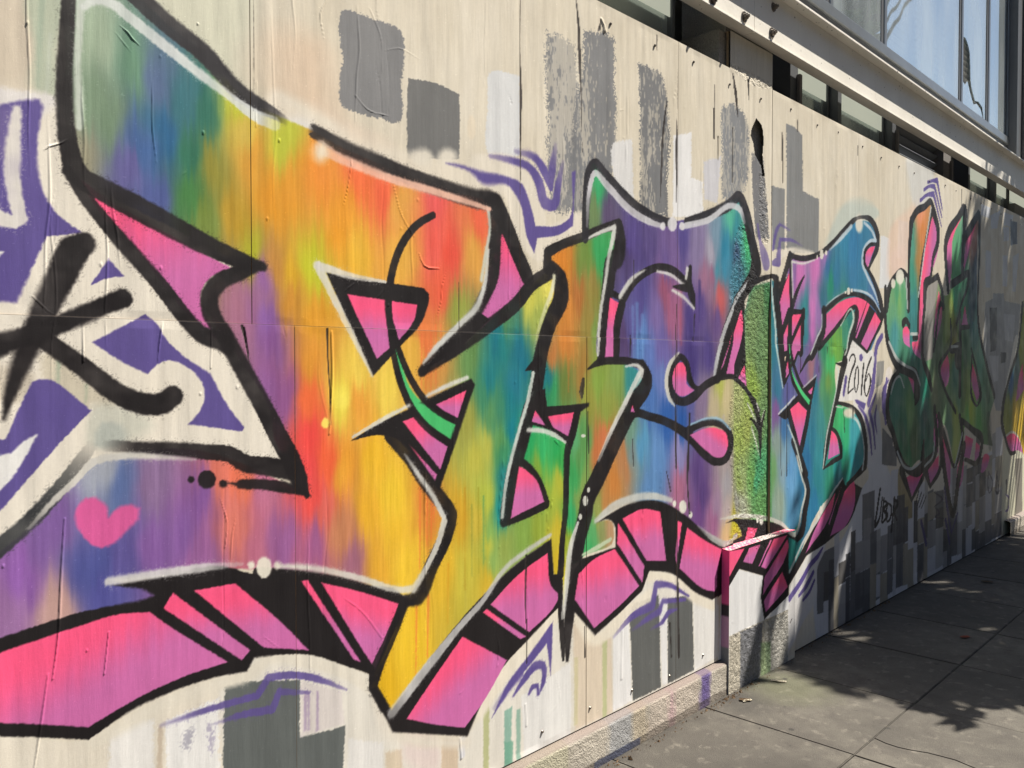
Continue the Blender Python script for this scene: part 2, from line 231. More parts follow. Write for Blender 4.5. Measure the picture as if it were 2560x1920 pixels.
# ------------------------------------------------------------------ the mural: spray paint laid on the wall, bare wood and depth shade painted dark into its cracks, in millimetres of wall
PAINT = """f|203,189,167|30|90|0||516,2275 616,2308 605,2171 588,2089 513,2071
f|168,181,157|14|75|0||587,2291 656,2314 642,2181 638,2072 599,2085 597,2169
s|140,160,140|5|50|0||613,2300,13 608,2207,11 602,2093,3
s|190,196,180|4|70|0||628,2212,6 622,2122,6 614,2032,2
f|202,203,178|40|75|0||747,2343 1101,2456 1090,2217 1175,2172 1175,2141 1008,2205 843,2273
f|222,217,211|8|96|8||513,2071 575,2081 636,2083 641,2016 602,1987 512,1969
f|222,190,160|60|55|0||1148,2360 1312,2383 1331,2101 1231,2127 1147,2166
f|226,205,185|30|70|0||1206,2179 1321,2181 1541,2130 1421,2098 1257,2141
f|126,126,126|2|97|16||1365,2486 1482,2497 1579,2489 1581,2334 1578,2223 1457,2214 1368,2223 1366,2352
f|110,110,108|2|98|5||1600,2360! 1724,2369 1809,2358! 1812,2285 1808,2155! 1598,2118! 1595,2239
f|228,214,188|8|95|0||1881,2270 1877,2245 1867,2229 1855,2226 1846,2239 1842,2262 1846,2286 1855,2302 1867,2305 1877,2292
f|216,217,215|3|95|10||1939,2458 2039,2483 2085,2484! 2088,2213! 1937,2191 1933,2365
f|124,125,126|3|92|60||2197,2685! 2300,2691 2405,2678! 2415,2412 2416,2074 2256,2053 2224,2190 2206,2426
f|120,121,122|3|94|45||2426,2739! 2535,2770 2625,2771! 2634,2490 2600,2208 2456,2048 2417,2043
f|113,114,115|3|96|40||2764,2711! 2857,2715 2949,2704 2980,2642 2991,2122! 2785,2096! 2777,2488
f|124,126,128|6|92|50||3434,2688 3525,2716 3621,2706 3629,2305 3439,2255 3421,2473
f|218,217,214|4|92|18||2600,2349 2737,2401! 2750,2138! 2622,2179!
f|229,228,225|3|96|14||3026,2471! 3171,2514! 3173,2319! 3263,2319! 3272,2157! 3022,2126!
f|200,200,206|6|85|20||3262,2407! 3421,2454! 3394,2233! 3271,2231!
f|132,134,136|6|60|50||3433,2686 3525,2714 3588,2704 3629,2654 3635,2518 3601,2315 3438,2253 3421,2478
f|112,112,114|3|95|24||3696,2529! 3815,2534 3852,2393 3900,2127! 3752,2111! 3711,2311
f|124,125,124|2|97|12||4060,2734! 4160,2737 4249,2712! 4265,2424! 4463,2408! 4469,2117! 4075,2079!
f|130,131,130|3|96|10||3904,2399! 4051,2401! 4059,2095! 3918,2081!
f|218,219,217|2|96|6||5364,2312! 5523,2314! 5523,1997! 5345,1982! 5356,2097
f|206,208,206|4|92|10||5667,2449! 5855,2455! 5848,2182! 5659,2203!
f|214,214,212|4|95|8||5391,2320! 5536,2304! 5515,2014! 5400,1990!
f|230,196,172|40|65|0||5506,2327 5868,2546 6064,2635 5968,2480 5863,2200 5723,2132 5514,2062
f|170,190,185|30|55|0||4722,2378 5063,2493 5333,2459 4725,2217 4545,2124
f|205,208,208|30|60|0||5797,2851 6337,2910 6380,2716 5934,2595
f|205,205,206|4|100|0||4468,484! 4763,485 5105,768! 5210,829 5100,992 5337,1237 5458,917 8260,801! 8296,77 5951,-56 4774,-35 4479,-41! 4431,194
f|103,103,104|3|96|4||4469,465! 4763,485! 4783,110! 4475,138!
f|103,103,104|3|96|4||5106,727! 5309,736! 5303,432! 5114,440!
f|103,103,104|3|96|4||5262,407! 5444,411! 5454,44! 5258,31!
f|103,103,104|3|96|4||5622,395! 5856,383! 5866,52! 5602,53!
f|103,103,104|3|96|4||6002,443! 6138,436! 6127,226! 6287,189! 6255,75! 6013,83!
f|103,103,104|3|96|4||6241,493! 6422,495! 6435,116! 6253,135!
f|103,103,104|3|96|4||6576,389! 6693,386! 6704,96! 6567,106!
f|103,103,104|3|96|4||6836,329! 7002,320! 7010,137! 6825,76!
f|103,103,104|3|96|4||7147,472! 7280,470! 7293,173! 7118,120!
f|103,103,104|3|96|4||8210,701! 8349,690! 8365,382! 8198,401!
f|103,103,104|3|96|4||7455,619! 7672,598! 7687,247! 7452,142!
f|103,103,104|3|96|4||7155,476! 7278,462! 7291,165! 7139,83!
f|103,103,104|3|96|4||5425,1117! 5604,1031! 5609,856! 5417,884!
f|103,103,104|3|96|4||4937,308! 5091,291! 5096,96! 4942,97!
f|103,103,104|3|96|4||4771,132! 5256,105! 5259,-1! 4774,-15!
f|103,103,104|3|96|4||5455,1024! 5680,971! 5684,849! 5459,874!
f|103,103,104|3|96|4||5802,604! 5997,604! 6001,466! 5870,460!
f|103,103,104|3|96|4||6570,519! 6687,499! 6740,146! 6563,174!
f|103,103,104|3|96|4||6270,613! 6434,620! 6430,195! 6284,218!
f|196,197,202|3|92|3||5445,379! 5623,373! 5602,47! 5454,55!
f|196,197,202|3|92|3||5087,434! 5262,418! 5256,115! 5095,116!
f|196,197,202|3|92|3||5723,614! 6001,454! 5857,360! 5730,368!
f|196,197,202|3|92|3||5996,586! 6238,528! 6259,412! 6000,442!
f|196,197,202|3|92|3||5713,625! 5864,613! 5855,377! 5721,380!
f|196,197,202|3|92|3||5578,831! 5723,829! 5713,630! 5569,636!
f|150,135,95|5|90|0||5723,829 5878,685 5979,588 5983,461 5868,471 5721,630
f|160,162,165|5|88|12||7680,2022! 7905,2070! 7903,2112! 8248,2133! 8279,2069! 8836,2069! 8733,1710 8245,1106! 8055,1113! 7649,1641
f|190,192,195|4|85|10||8257,1958! 8660,1961! 8584,1715! 8297,1724!
f|196,197,198|5|85|10||7800,1587! 8112,1590! 8096,1372! 7965,1360!
f|95,95,98|3|95|6||7807,1987! 8039,1999! 8030,1632! 7849,1616!
f|95,95,98|3|95|6||8165,1619! 8358,1621! 8335,1532! 8170,1517!
f|206,209,214|3|94|5||7673,2451! 7835,2453! 7824,2151! 7675,2141!
f|206,209,214|3|94|5||8205,2460! 8357,2467! 8343,2192! 8204,2190!
f|206,209,214|3|94|5||8193,2698! 8387,2721! 8393,2603! 8226,2578!
f|206,209,214|3|94|5||7796,2749! 8105,2832! 8007,2662! 7827,2641!
f|206,209,214|3|94|5||8544,2477! 8749,2534! 8649,2167! 8531,2167!
f|206,209,214|3|94|5||7524,2809! 7793,2811! 7773,2718! 7528,2714!
f|206,209,214|3|94|5||8213,2831! 8553,2846! 8443,2728! 8219,2716!
f|85,95,110|4|85|8||8440,2787! 8674,2801! 8685,2604! 8452,2565!
f|216,213,186|5|100|0||8292,717 9507,672 9548,1 8297,55
f|128,122,112|3|96|5||8715,653! 8978,640! 9013,8! 8748,29!
f|135,134,130|5|90|8||5322,1532! 5449,1537! 5410,1394 5299,1365!
f|228,200,185|20|60|0||5541,2196 5815,2266 5819,2133 5573,2091
f|200,200,202|3|92|6||4560,55! 4631,49! 4631,187! 4560,193!
f|78,76,74|3|92|6||4560,193! 4631,189! 4631,353! 4560,358!
f|84,84,86|3|92|6||4628,-6! 4718,1! 4718,220! 4628,213!
f|74,74,77|3|92|6||4628,213! 4718,209! 4718,408! 4628,412!
f|150,142,124|3|92|6||4700,-11! 4776,-7! 4776,301! 4700,297!
f|186,186,188|3|92|6||4700,297! 4776,305! 4776,561! 4700,553!
f|160,158,154|3|92|6||4762,-15! 4868,-19! 4868,236! 4762,241!
f|78,76,74|3|92|6||4762,241! 4868,247! 4868,376! 4762,370!
f|74,74,77|3|92|6||4863,-52! 4931,-49! 4931,269! 4863,266!
f|74,74,77|3|92|6||4863,266! 4931,270! 4931,412! 4863,408!
f|96,96,98|3|92|6||4932,-17! 5013,-23! 5013,281! 4932,286!
f|78,76,74|3|92|6||4932,286! 5013,289! 5013,531! 4932,528!
f|84,84,86|3|92|6||5011,41! 5151,38! 5151,259! 5011,262!
f|140,138,136|3|92|6||5011,262! 5151,262! 5151,450! 5011,450!
f|84,84,86|3|92|6||5126,1! 5265,-2! 5265,263! 5126,265!
f|140,138,136|3|92|6||5126,265! 5265,263! 5265,572! 5126,575!
f|150,142,124|3|92|6||5247,-15! 5346,-20! 5346,274! 5247,279!
f|96,96,98|3|92|6||5247,279! 5346,286! 5346,483! 5247,476!
f|186,186,188|3|92|6||5347,57! 5411,49! 5411,194! 5347,202!
f|160,158,154|3|92|6||5347,202! 5411,207! 5411,486! 5347,480!
f|150,142,124|3|92|6||5407,-43! 5554,-45! 5554,189! 5407,191!
f|140,138,136|3|92|6||5407,191! 5554,194! 5554,434! 5407,430!
f|96,96,98|3|92|6||5526,32! 5653,37! 5653,263! 5526,258!
f|96,96,98|3|92|6||5526,258! 5653,265! 5653,486! 5526,479!
f|186,186,188|3|92|6||5630,-43! 5697,-39! 5697,156! 5630,152!
f|160,158,154|3|92|6||5630,152! 5697,144! 5697,331! 5630,339!
f|84,84,86|3|92|6||5630,339! 5697,332! 5697,626! 5630,633!
f|96,96,98|3|92|6||5694,44! 5846,39! 5846,327! 5694,332!
f|74,74,77|3|92|6||5694,332! 5846,326! 5846,649! 5694,656!
f|150,142,124|3|92|6||5823,37! 5913,31! 5913,315! 5823,321!
f|74,74,77|3|92|6||5823,321! 5913,324! 5913,561! 5823,559!
f|150,142,124|3|92|6||5911,-49! 6032,-44! 6032,270! 5911,265!
f|200,200,202|3|92|6||5911,265! 6032,260! 6032,470! 5911,475!
f|200,200,202|3|92|6||6022,27! 6102,30! 6102,295! 6022,293!
f|78,76,74|3|92|6||6022,293! 6102,286! 6102,579! 6022,585!
f|84,84,86|3|92|6||6106,0! 6256,0! 6256,265! 6106,265!
f|150,142,124|3|92|6||6106,265! 6256,269! 6256,451! 6106,447!
f|200,200,202|3|92|6||6106,447! 6256,443! 6256,696! 6106,699!
f|150,142,124|3|92|6||6237,-21! 6318,-26! 6318,284! 6237,288!
f|78,76,74|3|92|6||6237,288! 6318,287! 6318,462! 6237,463!
f|160,158,154|3|92|6||6237,463! 6318,464! 6318,737! 6237,737!
f|186,186,188|3|92|6||6314,34! 6492,29! 6492,204! 6314,209!
f|140,138,136|3|92|6||6314,209! 6492,204! 6492,396! 6314,400!
f|150,142,124|3|92|6||6314,400! 6492,406! 6492,603! 6314,598!
f|160,158,154|3|92|6||6486,27! 6666,30! 6666,321! 6486,318!
f|78,76,74|3|92|6||6486,318! 6666,318! 6666,471! 6486,471!
f|96,96,98|3|92|6||6486,471! 6666,464! 6666,592! 6486,599!
f|140,138,136|3|92|6||6663,-10! 6771,-2! 6771,134! 6663,126!
f|78,76,74|3|92|6||6663,126! 6771,122! 6771,293! 6663,296!
f|150,142,124|3|92|6||6663,296! 6771,292! 6771,621! 6663,625!
f|84,84,86|3|92|6||6756,1! 6863,6! 6863,216! 6756,211!
f|84,84,86|3|92|6||6756,211! 6863,209! 6863,450! 6756,453!
f|186,186,188|3|92|6||6756,453! 6863,451! 6863,733! 6756,734!
f|96,96,98|3|92|6||6860,59! 7031,52! 7031,364! 6860,372!
f|140,138,136|3|92|6||6860,372! 7031,365! 7031,517! 6860,524!
f|140,138,136|3|92|6||6860,524! 7031,531! 7031,742! 6860,736!
f|160,158,154|3|92|6||7001,44! 7155,48! 7155,302! 7001,297!
f|186,186,188|3|92|6||7001,297! 7155,303! 7155,597! 7001,591!
f|160,158,154|3|92|6||7001,591! 7155,599! 7155,853! 7001,845!
f|84,84,86|3|92|6||7127,-56! 7238,-59! 7238,225! 7127,228!
f|160,158,154|3|92|6||7127,228! 7238,221! 7238,410! 7127,417!
f|160,158,154|3|92|6||7127,417! 7238,416! 7238,724! 7127,725!
f|186,186,188|3|92|6||7220,-42! 7415,-49! 7415,222! 7220,228!
f|140,138,136|3|92|6||7220,228! 7415,235! 7415,394! 7220,387!
f|84,84,86|3|92|6||7220,387! 7415,381! 7415,565! 7220,571!
f|78,76,74|3|92|6||7220,571! 7415,576! 7415,697! 7220,692!
f|84,84,86|3|92|6||7385,17! 7492,21! 7492,196! 7385,192!
f|186,186,188|3|92|6||7385,192! 7492,200! 7492,415! 7385,407!
f|96,96,98|3|92|6||7385,407! 7492,403! 7492,718! 7385,722!
f|74,74,77|3|92|6||7476,-44! 7585,-42! 7585,164! 7476,163!
f|150,142,124|3|92|6||7476,163! 7585,168! 7585,413! 7476,408!
f|160,158,154|3|92|6||7476,408! 7585,411! 7585,617! 7476,614!
f|74,74,77|3|92|6||7476,614! 7585,620! 7585,946! 7476,941!
f|74,74,77|3|92|6||7583,-38! 7773,-32! 7773,136! 7583,131!
f|140,138,136|3|92|6||7583,131! 7773,131! 7773,426! 7583,426!
f|78,76,74|3|92|6||7583,426! 7773,430! 7773,754! 7583,749!
f|96,96,98|3|92|6||7759,8! 7957,13! 7957,209! 7759,204!
f|186,186,188|3|92|6||7759,204! 7957,201! 7957,453! 7759,457!
f|160,158,154|3|92|6||7759,457! 7957,457! 7957,574! 7759,574!
f|150,142,124|3|92|6||7759,574! 7957,577! 7957,752! 7759,749!
f|96,96,98|3|92|6||7949,23! 8060,22! 8060,149! 7949,150!
f|150,142,124|3|92|6||7949,150! 8060,151! 8060,470! 7949,469!
f|186,186,188|3|92|6||7949,469! 8060,467! 8060,704! 7949,706!
f|160,158,154|3|92|6||7949,706! 8060,714! 8060,934! 7949,927!
f|96,96,98|3|92|6||8048,18! 8272,20! 8272,235! 8048,233!
f|160,158,154|3|92|6||8048,233! 8272,240! 8272,455! 8048,448!
f|150,142,124|3|92|6||8048,448! 8272,446! 8272,722! 8048,724!
f|200,200,202|3|92|6||8048,724! 8272,727! 8272,976! 8048,972!
f|223,215,198|14|95|0||497,760 679,687 789,718 868,730 996,723 1003,488 496,669
f|228,226,221|6|85|14||729,690! 836,688! 834,548! 728,586!
f|229,228,224|4|90|16||856,674! 1000,688! 998,490! 856,540!
f|120,118,140|10|50|30||900,627 930,638 917,577 896,588
f|120,110,150|10|45|30||964,648 986,621 972,541 959,566
f|196,180,158|4|80|5||840,667! 853,654! 850,542! 834,548!
f|222,217,204|8|100|0||1052,790 1098,765 1248,729 1379,661 1467,603 1528,431 1827,317 1975,476 2142,567 2305,639 3399,441 3417,173 2099,132 1804,93 1039,389
f|94,99,97|3|98|8||1006,725! 1227,669! 1224,514! 1325,503! 1368,501! 1360,336! 981,475! 998,469!
f|212,204,198|5|90|10||1224,665! 1356,600! 1367,502! 1223,510!
f|150,125,165|4|55|0||1236,634! 1245,632! 1244,526! 1235,524!
f|150,125,165|4|55|0||1247,631! 1254,629! 1253,523! 1247,521!
f|150,125,165|4|55|0||1274,623! 1282,621! 1281,514! 1273,512!
f|228,226,221|6|80|12||1378,460! 1503,409! 1502,285! 1372,332!
f|205,185,155|8|70|10||1503,379! 1572,366! 1578,257! 1508,282!
f|222,200,195|16|60|0||1572,397 1719,328 1719,259 1578,333
f|206,182,152|5|75|6||1726,347! 1798,318! 1797,177! 1726,203!
f|176,180,125|4|85|5||1910,410! 1940,412! 1937,126! 1910,136!
f|205,205,208|3|90|0||1805,324! 1828,319! 1827,254! 1805,250!
f|120,168,150|4|80|6||2007,347! 2048,352! 2040,152! 2007,164!
f|125,170,150|4|75|6||2069,334! 2092,333! 2090,135! 2067,143!
f|112,166,142|4|85|6||2006,244! 2055,228! 2047,80! 2006,95!
f|228,227,223|6|80|14||2090,375! 2362,427! 2363,146! 2108,152!
f|214,194,166|10|65|10||2367,601! 2461,498! 2608,457! 2615,157! 2383,159!
f|178,186,132|4|75|5||2546,458! 2578,451! 2575,156! 2548,158!
f|196,192,140|4|50|5||2377,436! 2402,430! 2400,178! 2375,180!
f|229,228,225|3|92|8||2614,455! 2719,491! 2744,166! 2615,161!
f|229,228,224|3|95|5||2933,535! 2990,531! 2997,164! 2955,169!
f|228,226,220|3|92|6||3199,496! 3414,414! 3417,173! 3211,165!
f|93,95,93|3|97|10||2717,559! 2933,557! 2948,163! 2746,164!
f|92,94,92|3|97|8||2990,528! 3196,506! 3209,165! 2997,164!
f|227,219,202|8|100|0||512,1976 603,2029 640,2066 645,1948 658,1911! 878,1709 955,1583 1016,1552 1169,1280 1168,1249 1000,1276 721,1299 616,1199 513,1125 502,1196
f|196,186,162|14|75|20||604,1546 654,1539 681,1488 766,1426 759,1418 687,1413 619,1452 603,1470
f|198,186,165|12|70|0||506,1503 587,1488 561,1432 505,1448
f|190,193,178|20|60|0||708,1420 835,1369 780,1333 693,1335
f|170,178,170|14|60|0||722,1382 766,1372 773,1333 707,1330
s|150,170,145|5|70|0||635,1517,8 632,1452,4
s|150,165,140|5|60|0||691,1465,7 689,1428,3
s|226,216,196|14|95|0||1176,2176,90 1299,2149,85 1421,2117,60 1541,2115,56 1808,2099,71 2006,2098,74
f|226,222,214|22|95|0||1278,2140 1267,2120 1238,2103 1204,2096 1176,2102 1166,2118 1177,2138 1204,2155 1239,2162 1267,2157
f|224,216,198|12|95|0||1697,2143 1689,2126 1669,2114 1644,2109 1624,2115 1617,2129 1624,2145 1644,2157 1669,2162 1689,2156
f|224,216,198|12|95|0||1801,2161 1793,2145 1772,2131 1746,2127 1725,2133 1717,2146 1725,2163 1746,2176 1772,2181 1793,2175
s|225,216,198|10|96|0||1899,2141,95 2048,2138,135 2132,2008,177 2167,1937,124 2321,1977,103 2417,2025,97
s|230,221,201|8|100|0||2859,648,47 3022,600,51 3238,477,54 3369,416,39
s|222,215,198|10|100|0||700,672,33 828,706,39 996,723,40 1087,728,43 1122,746,35 1248,709,35 1379,642,35 1473,567,37
s|222,214,198|12|100|0||1473,542,37 1521,428,34 1598,383,29 1834,295,31
s|230,221,201|10|100|0||1896,380,56 1991,460,63 2159,551,64 2295,622,49
s|230,221,201|8|100|0||2381,585,41 2502,469,44 2685,519,58 2859,564,60
s|222,220,214|8|100|0||4170,346,65 4330,425,90 4488,504,93
f|212,210,208|8|90|0||4132,310 4280,370 4489,471 4576,552 4577,490 4479,398 4472,242 4284,121 4137,17
s|225,220,210|6|100|0||5022,1280,141 5128,1175,177 5211,1042,124
s|226,223,210|4|100|0||8703,1710,147 8510,1442,141 8348,1258,89
s|226,218,200|8|90|0||4005,2060,41 4117,2096,30 4265,2106,27 4389,2109,18
s|226,218,208|6|100|0||5531,1435,125 5476,1302,96
f|93,79,142|4|100|0||512,2027 578,2062 605,2069 601,1994 600,1923 611,1871 643,1826 688,1798! 616,1783! 576,1687 611,1775! 557,1639! 508,1640!
f|120,105,155|10|60|0||513,2031 552,2039 539,1947 511,1908
s|222,216,205|4|100|0||562,2038,18 553,1949,31 551,1904,30 556,1860,29 565,1816,28! 553,1805,27 510,1822,33
f|229,227,221|3|100|0||509,1746! 534,1742! 509,1712!
f|93,79,142|3|100|0||742,1747! 775,1710! 740,1704 702,1684!
f|93,79,142|3|100|0||703,1560! 822,1626! 849,1604 860,1581 917,1526 976,1489! 1024,1405 1067,1352! 1060,1342! 920,1368! 949,1399 962,1432 954,1469 917,1506 876,1521 848,1512 824,1488! 767,1517
f|93,79,142|3|100|0||504,1355! 532,1357! 557,1418 583,1474! 596,1479 701,1409! 666,1374 521,1211! 502,1193!
f|229,227,221|4|100|0||504,1324! 541,1328 566,1351 592,1364! 575,1329 540,1272 503,1234!
s|93,79,142|4|100|0||502,1221,15 543,1261,16
f|93,79,142|5|100|0||1891,2134 2016,2136 2098,2123 2141,2055 2167,1989! 2302,2011 2349,2041 2363,2207! 2383,2216! 2368,2013! 2293,1974 2176,1949! 2160,1895! 2132,1927 2086,2059 2040,2103 1891,2102 1874,2115 1752,2134! 1808,2139
s|93,79,142|5|100|0||1945,2190,14,50 2057,2193,24 2141,2182,31 2184,2142,47 2215,2077,48 2265,2075,38 2285,2146,34 2313,2235,13,30
s|93,79,142|5|100|0||2065,2228,15,40 2167,2221,30 2211,2188,43 2247,2134,26! 2255,2201,39 2272,2287,17,30
f|93,79,142|4|100|0||2258,594! 2253,498 2245,403! 2224,523! 2142,472 2040,412 1951,341! 2015,425 2125,500
s|93,79,142|4|100|0||2053,383,8 2116,432,29 2168,459,32 2204,450,28 2206,390,23 2186,356,5
s|93,79,142|4|100|0||2133,368,11 2149,387,20 2173,387,16 2179,354,12
s|93,79,142|4|100|0||2619,454,13,30 2742,507,30 2884,521,41! 2908,602,34! 2983,589,25 3162,504,11
s|93,79,142|4|100|0||2742,452,12,30 2836,472,25 2934,486,34! 2958,523,23! 3135,494,15
s|93,79,142|4|100|0||2872,426,8,40 2959,438,23 2997,465,27 3068,466,8
s|93,79,142|4|100|0||848,662,6,40 951,665,15 1096,661,20! 1130,699,21! 1196,688,19 1274,656,18 1373,598,6,50
s|93,79,142|4|100|0||982,624,6,30 1040,625,16 1140,613,23! 1161,653,20! 1253,624,8,60
s|93,79,142|6|70|0||1965,371,20,40 2038,424,32 2088,451,36
s|93,79,142|3|100|0||4142,294,36 4280,361,35 4383,425,34 4489,462,30 4543,495,13
s|93,79,142|3|100|0||4251,286,18 4353,329,35 4426,380,26
s|93,79,142|3|100|0||4303,253,18 4385,286,25 4438,332,19
s|93,79,142|3|90|0||3931,2086,24 3975,2192,27 4002,2216,15! 4116,2199,12,50
s|93,79,142|3|85|0||3932,2015,26 3987,2028,55! 4003,2140,20! 4145,2151,18 4265,2133,6,30
s|93,79,142|4|70|0||3772,2186,17 3795,2116,25 3843,2040,73 3861,2009,74
s|93,79,142|2|100|0||6232,2776,24 6339,2804,23 6430,2818,44! 6550,2631,21
s|93,79,142|2|100|0||6156,2712,26 6269,2755,23 6377,2768,39! 6542,2576,20
s|93,79,142|2|100|0||6081,2629,27 6218,2686,25 6360,2713,43! 6535,2508,16
s|93,79,142|3|100|0||5402,1690,39 5306,1610,49 5294,1563,54 5282,1480,48 5257,1376,58 5192,1275,48
f|93,79,142|3|100|0||4957,1317! 5152,1276! 5126,1236! 4996,1286!
s|93,79,142|3|100|0||5035,1265,11 5141,1200,32 5210,1104,42 5254,961,19
s|93,79,142|3|100|0||5300,1323,22 5207,1223,40! 5263,1142,37 5308,994,20
s|93,79,142|3|100|0||5322,1255,20 5296,1188,34 5334,1086,13
s|93,79,142|3|100|0||5526,1414,10 5440,1351,40 5436,1240,42 5490,1136,13
s|93,79,142|3|100|0||4844,1433,35 4816,1341,29
s|70,62,110|3|100|0||6683,599,44 6770,400,43 6857,242,19! 6998,371,26
s|70,62,110|3|100|0||6712,357,40 6819,171,33
s|70,62,110|3|100|0||6173,419,38 6285,249,44
s|93,79,142|3|100|0||5488,1419,29 5462,1302,36 5474,1142,29
seed|u1|717,2238,165,184,155 804,2186,105,148,118 862,2174,90,112,150 865,2065,35,100,145 814,2012,70,105,160 787,1954,106,100,160 840,1905,82,95,156 922,2137,50,112,122 964,2097,42,115,95 921,2017,40,112,85 920,1917,72,132,70 693,1975,152,147,122 747,2060,122,148,118 715,2090,130,155,125 1053,2166,203,208,50 1075,2104,224,192,80 1098,2028,227,162,50 985,1987,150,142,50 1144,1928,234,157,35 1050,1873,192,152,40 962,1841,122,142,60 1096,1793,182,182,40 1283,2037,247,152,50 1421,2061,250,116,60 1510,2013,252,106,65 1205,1958,232,157,40 1364,1912,242,162,40 1559,1986,237,172,75 1703,2006,242,96,90 1703,1877,247,101,85 1772,1832,242,86,65 1897,1978,247,106,70 1882,1869,232,167,70 1420,1824,242,187,55 1270,1765,202,204,40 1203,1759,222,172,40 1571,1839,242,182,70 1181,2108,200,205,60 1129,1722,152,100,162 1086,1655,162,106,152 1152,1571,142,90,152 1176,1439,147,86,142 1164,1768,202,142,60 1203,1683,207,142,45 1280,1642,232,162,45 1264,1528,227,152,50 1253,1415,247,112,60 1252,1324,245,76,70 1241,1234,242,76,75 1305,1252,247,102,60 1361,1411,247,228,80 1418,1481,242,208,80 1526,1456,240,208,80 1418,1410,242,167,60 1360,1224,242,167,50 1476,1238,242,188,45 1537,1133,242,198,50 1602,1530,237,182,70 1668,1581,237,126,65 1737,1739,242,100,70 1807,1664,152,162,70 1736,1557,217,152,70 1071,1654,172,112,132 1142,1614,142,96,167 1141,1440,152,96,157 721,1280,172,177,188 757,1239,92,112,162 833,1251,142,112,152 1000,1235,232,122,100 1054,1221,242,122,90 1115,1180,192,112,142 956,1177,132,86,152 616,1156,132,96,162 566,1074,147,96,172 704,1068,80,86,152 755,1079,96,86,152 725,1000,86,86,157 832,1105,132,90,157 913,1113,132,90,157 1030,1097,222,122,105 1090,1045,187,106,132 955,1037,152,96,152 533,982,157,112,162 630,982,202,162,152 1173,1054,157,96,152 1277,1038,167,96,147 1304,1127,222,102,90 1261,1155,242,82,75 1359,1050,202,132,90 1445,1086,242,182,45 1536,1024,242,192,50 1600,914,242,198,50 1475,935,232,172,50 1387,950,167,106,127 1666,1057,227,142,55 1806,1012,217,167,40 1880,1002,207,182,60 1942,966,122,172,90 1990,1016,20,142,142 1734,864,237,192,50 1843,844,207,192,65 1958,880,142,177,90 1599,685,242,198,45 1503,583,232,182,30 1881,1205,192,187,70 1843,1316,162,162,70 1958,1365,92,152,90 1943,1477,25,127,132 1998,1588,25,127,127 2038,1391,20,122,132 1844,1531,102,147,80 1919,1422,60,137,100 2030,1673,82,142,90 2006,1223,60,147,100 2038,1277,15,127,142 2057,1714,60,122,112 2141,1736,207,204,80 2229,1800,238,228,100 2185,1680,162,177,80 1976,1588,15,117,132 2098,1533,20,112,132 2057,1419,30,122,142 1976,1365,60,142,112 1928,1256,192,192,80 1991,1252,102,162,90 2016,1137,30,132,132 1920,1091,182,192,70 2293,1883,228,137,40 2340,1717,217,137,55 2321,1595,212,132,55 2398,1781,182,112,50 2437,1908,112,142,60 2538,1918,50,167,90 2477,1818,152,132,60 2458,1660,152,132,60 2498,1630,122,152,70 2418,1503,162,122,55 2257,1546,192,122,60 2229,1474,20,122,132 2248,1426,50,152,90 2322,1443,112,132,60 2519,1440,132,162,65 2625,1471,127,157,75 2737,1483,50,142,142 2572,1342,142,157,65 2562,1246,207,117,70 2520,1184,202,117,65 2469,1377,152,152,60 2212,1237,50,182,102 2141,1253,40,172,95 2276,1202,45,177,95 2185,1150,132,172,60 2276,1082,187,192,60 2304,1170,60,172,80 2380,1257,92,172,112 2419,1223,92,152,80 2380,1102,60,167,90 2420,1035,132,162,80 1936,939,202,192,60 2016,899,152,172,80 2099,926,132,167,70 2185,931,152,172,60 2276,888,207,187,50 2276,797,217,187,40 2361,968,50,172,102 2342,847,162,177,50 2323,727,202,187,40 1920,803,217,182,50 2302,1873,228,140,45 2518,1942,60,170,95 2457,1886,110,142,60
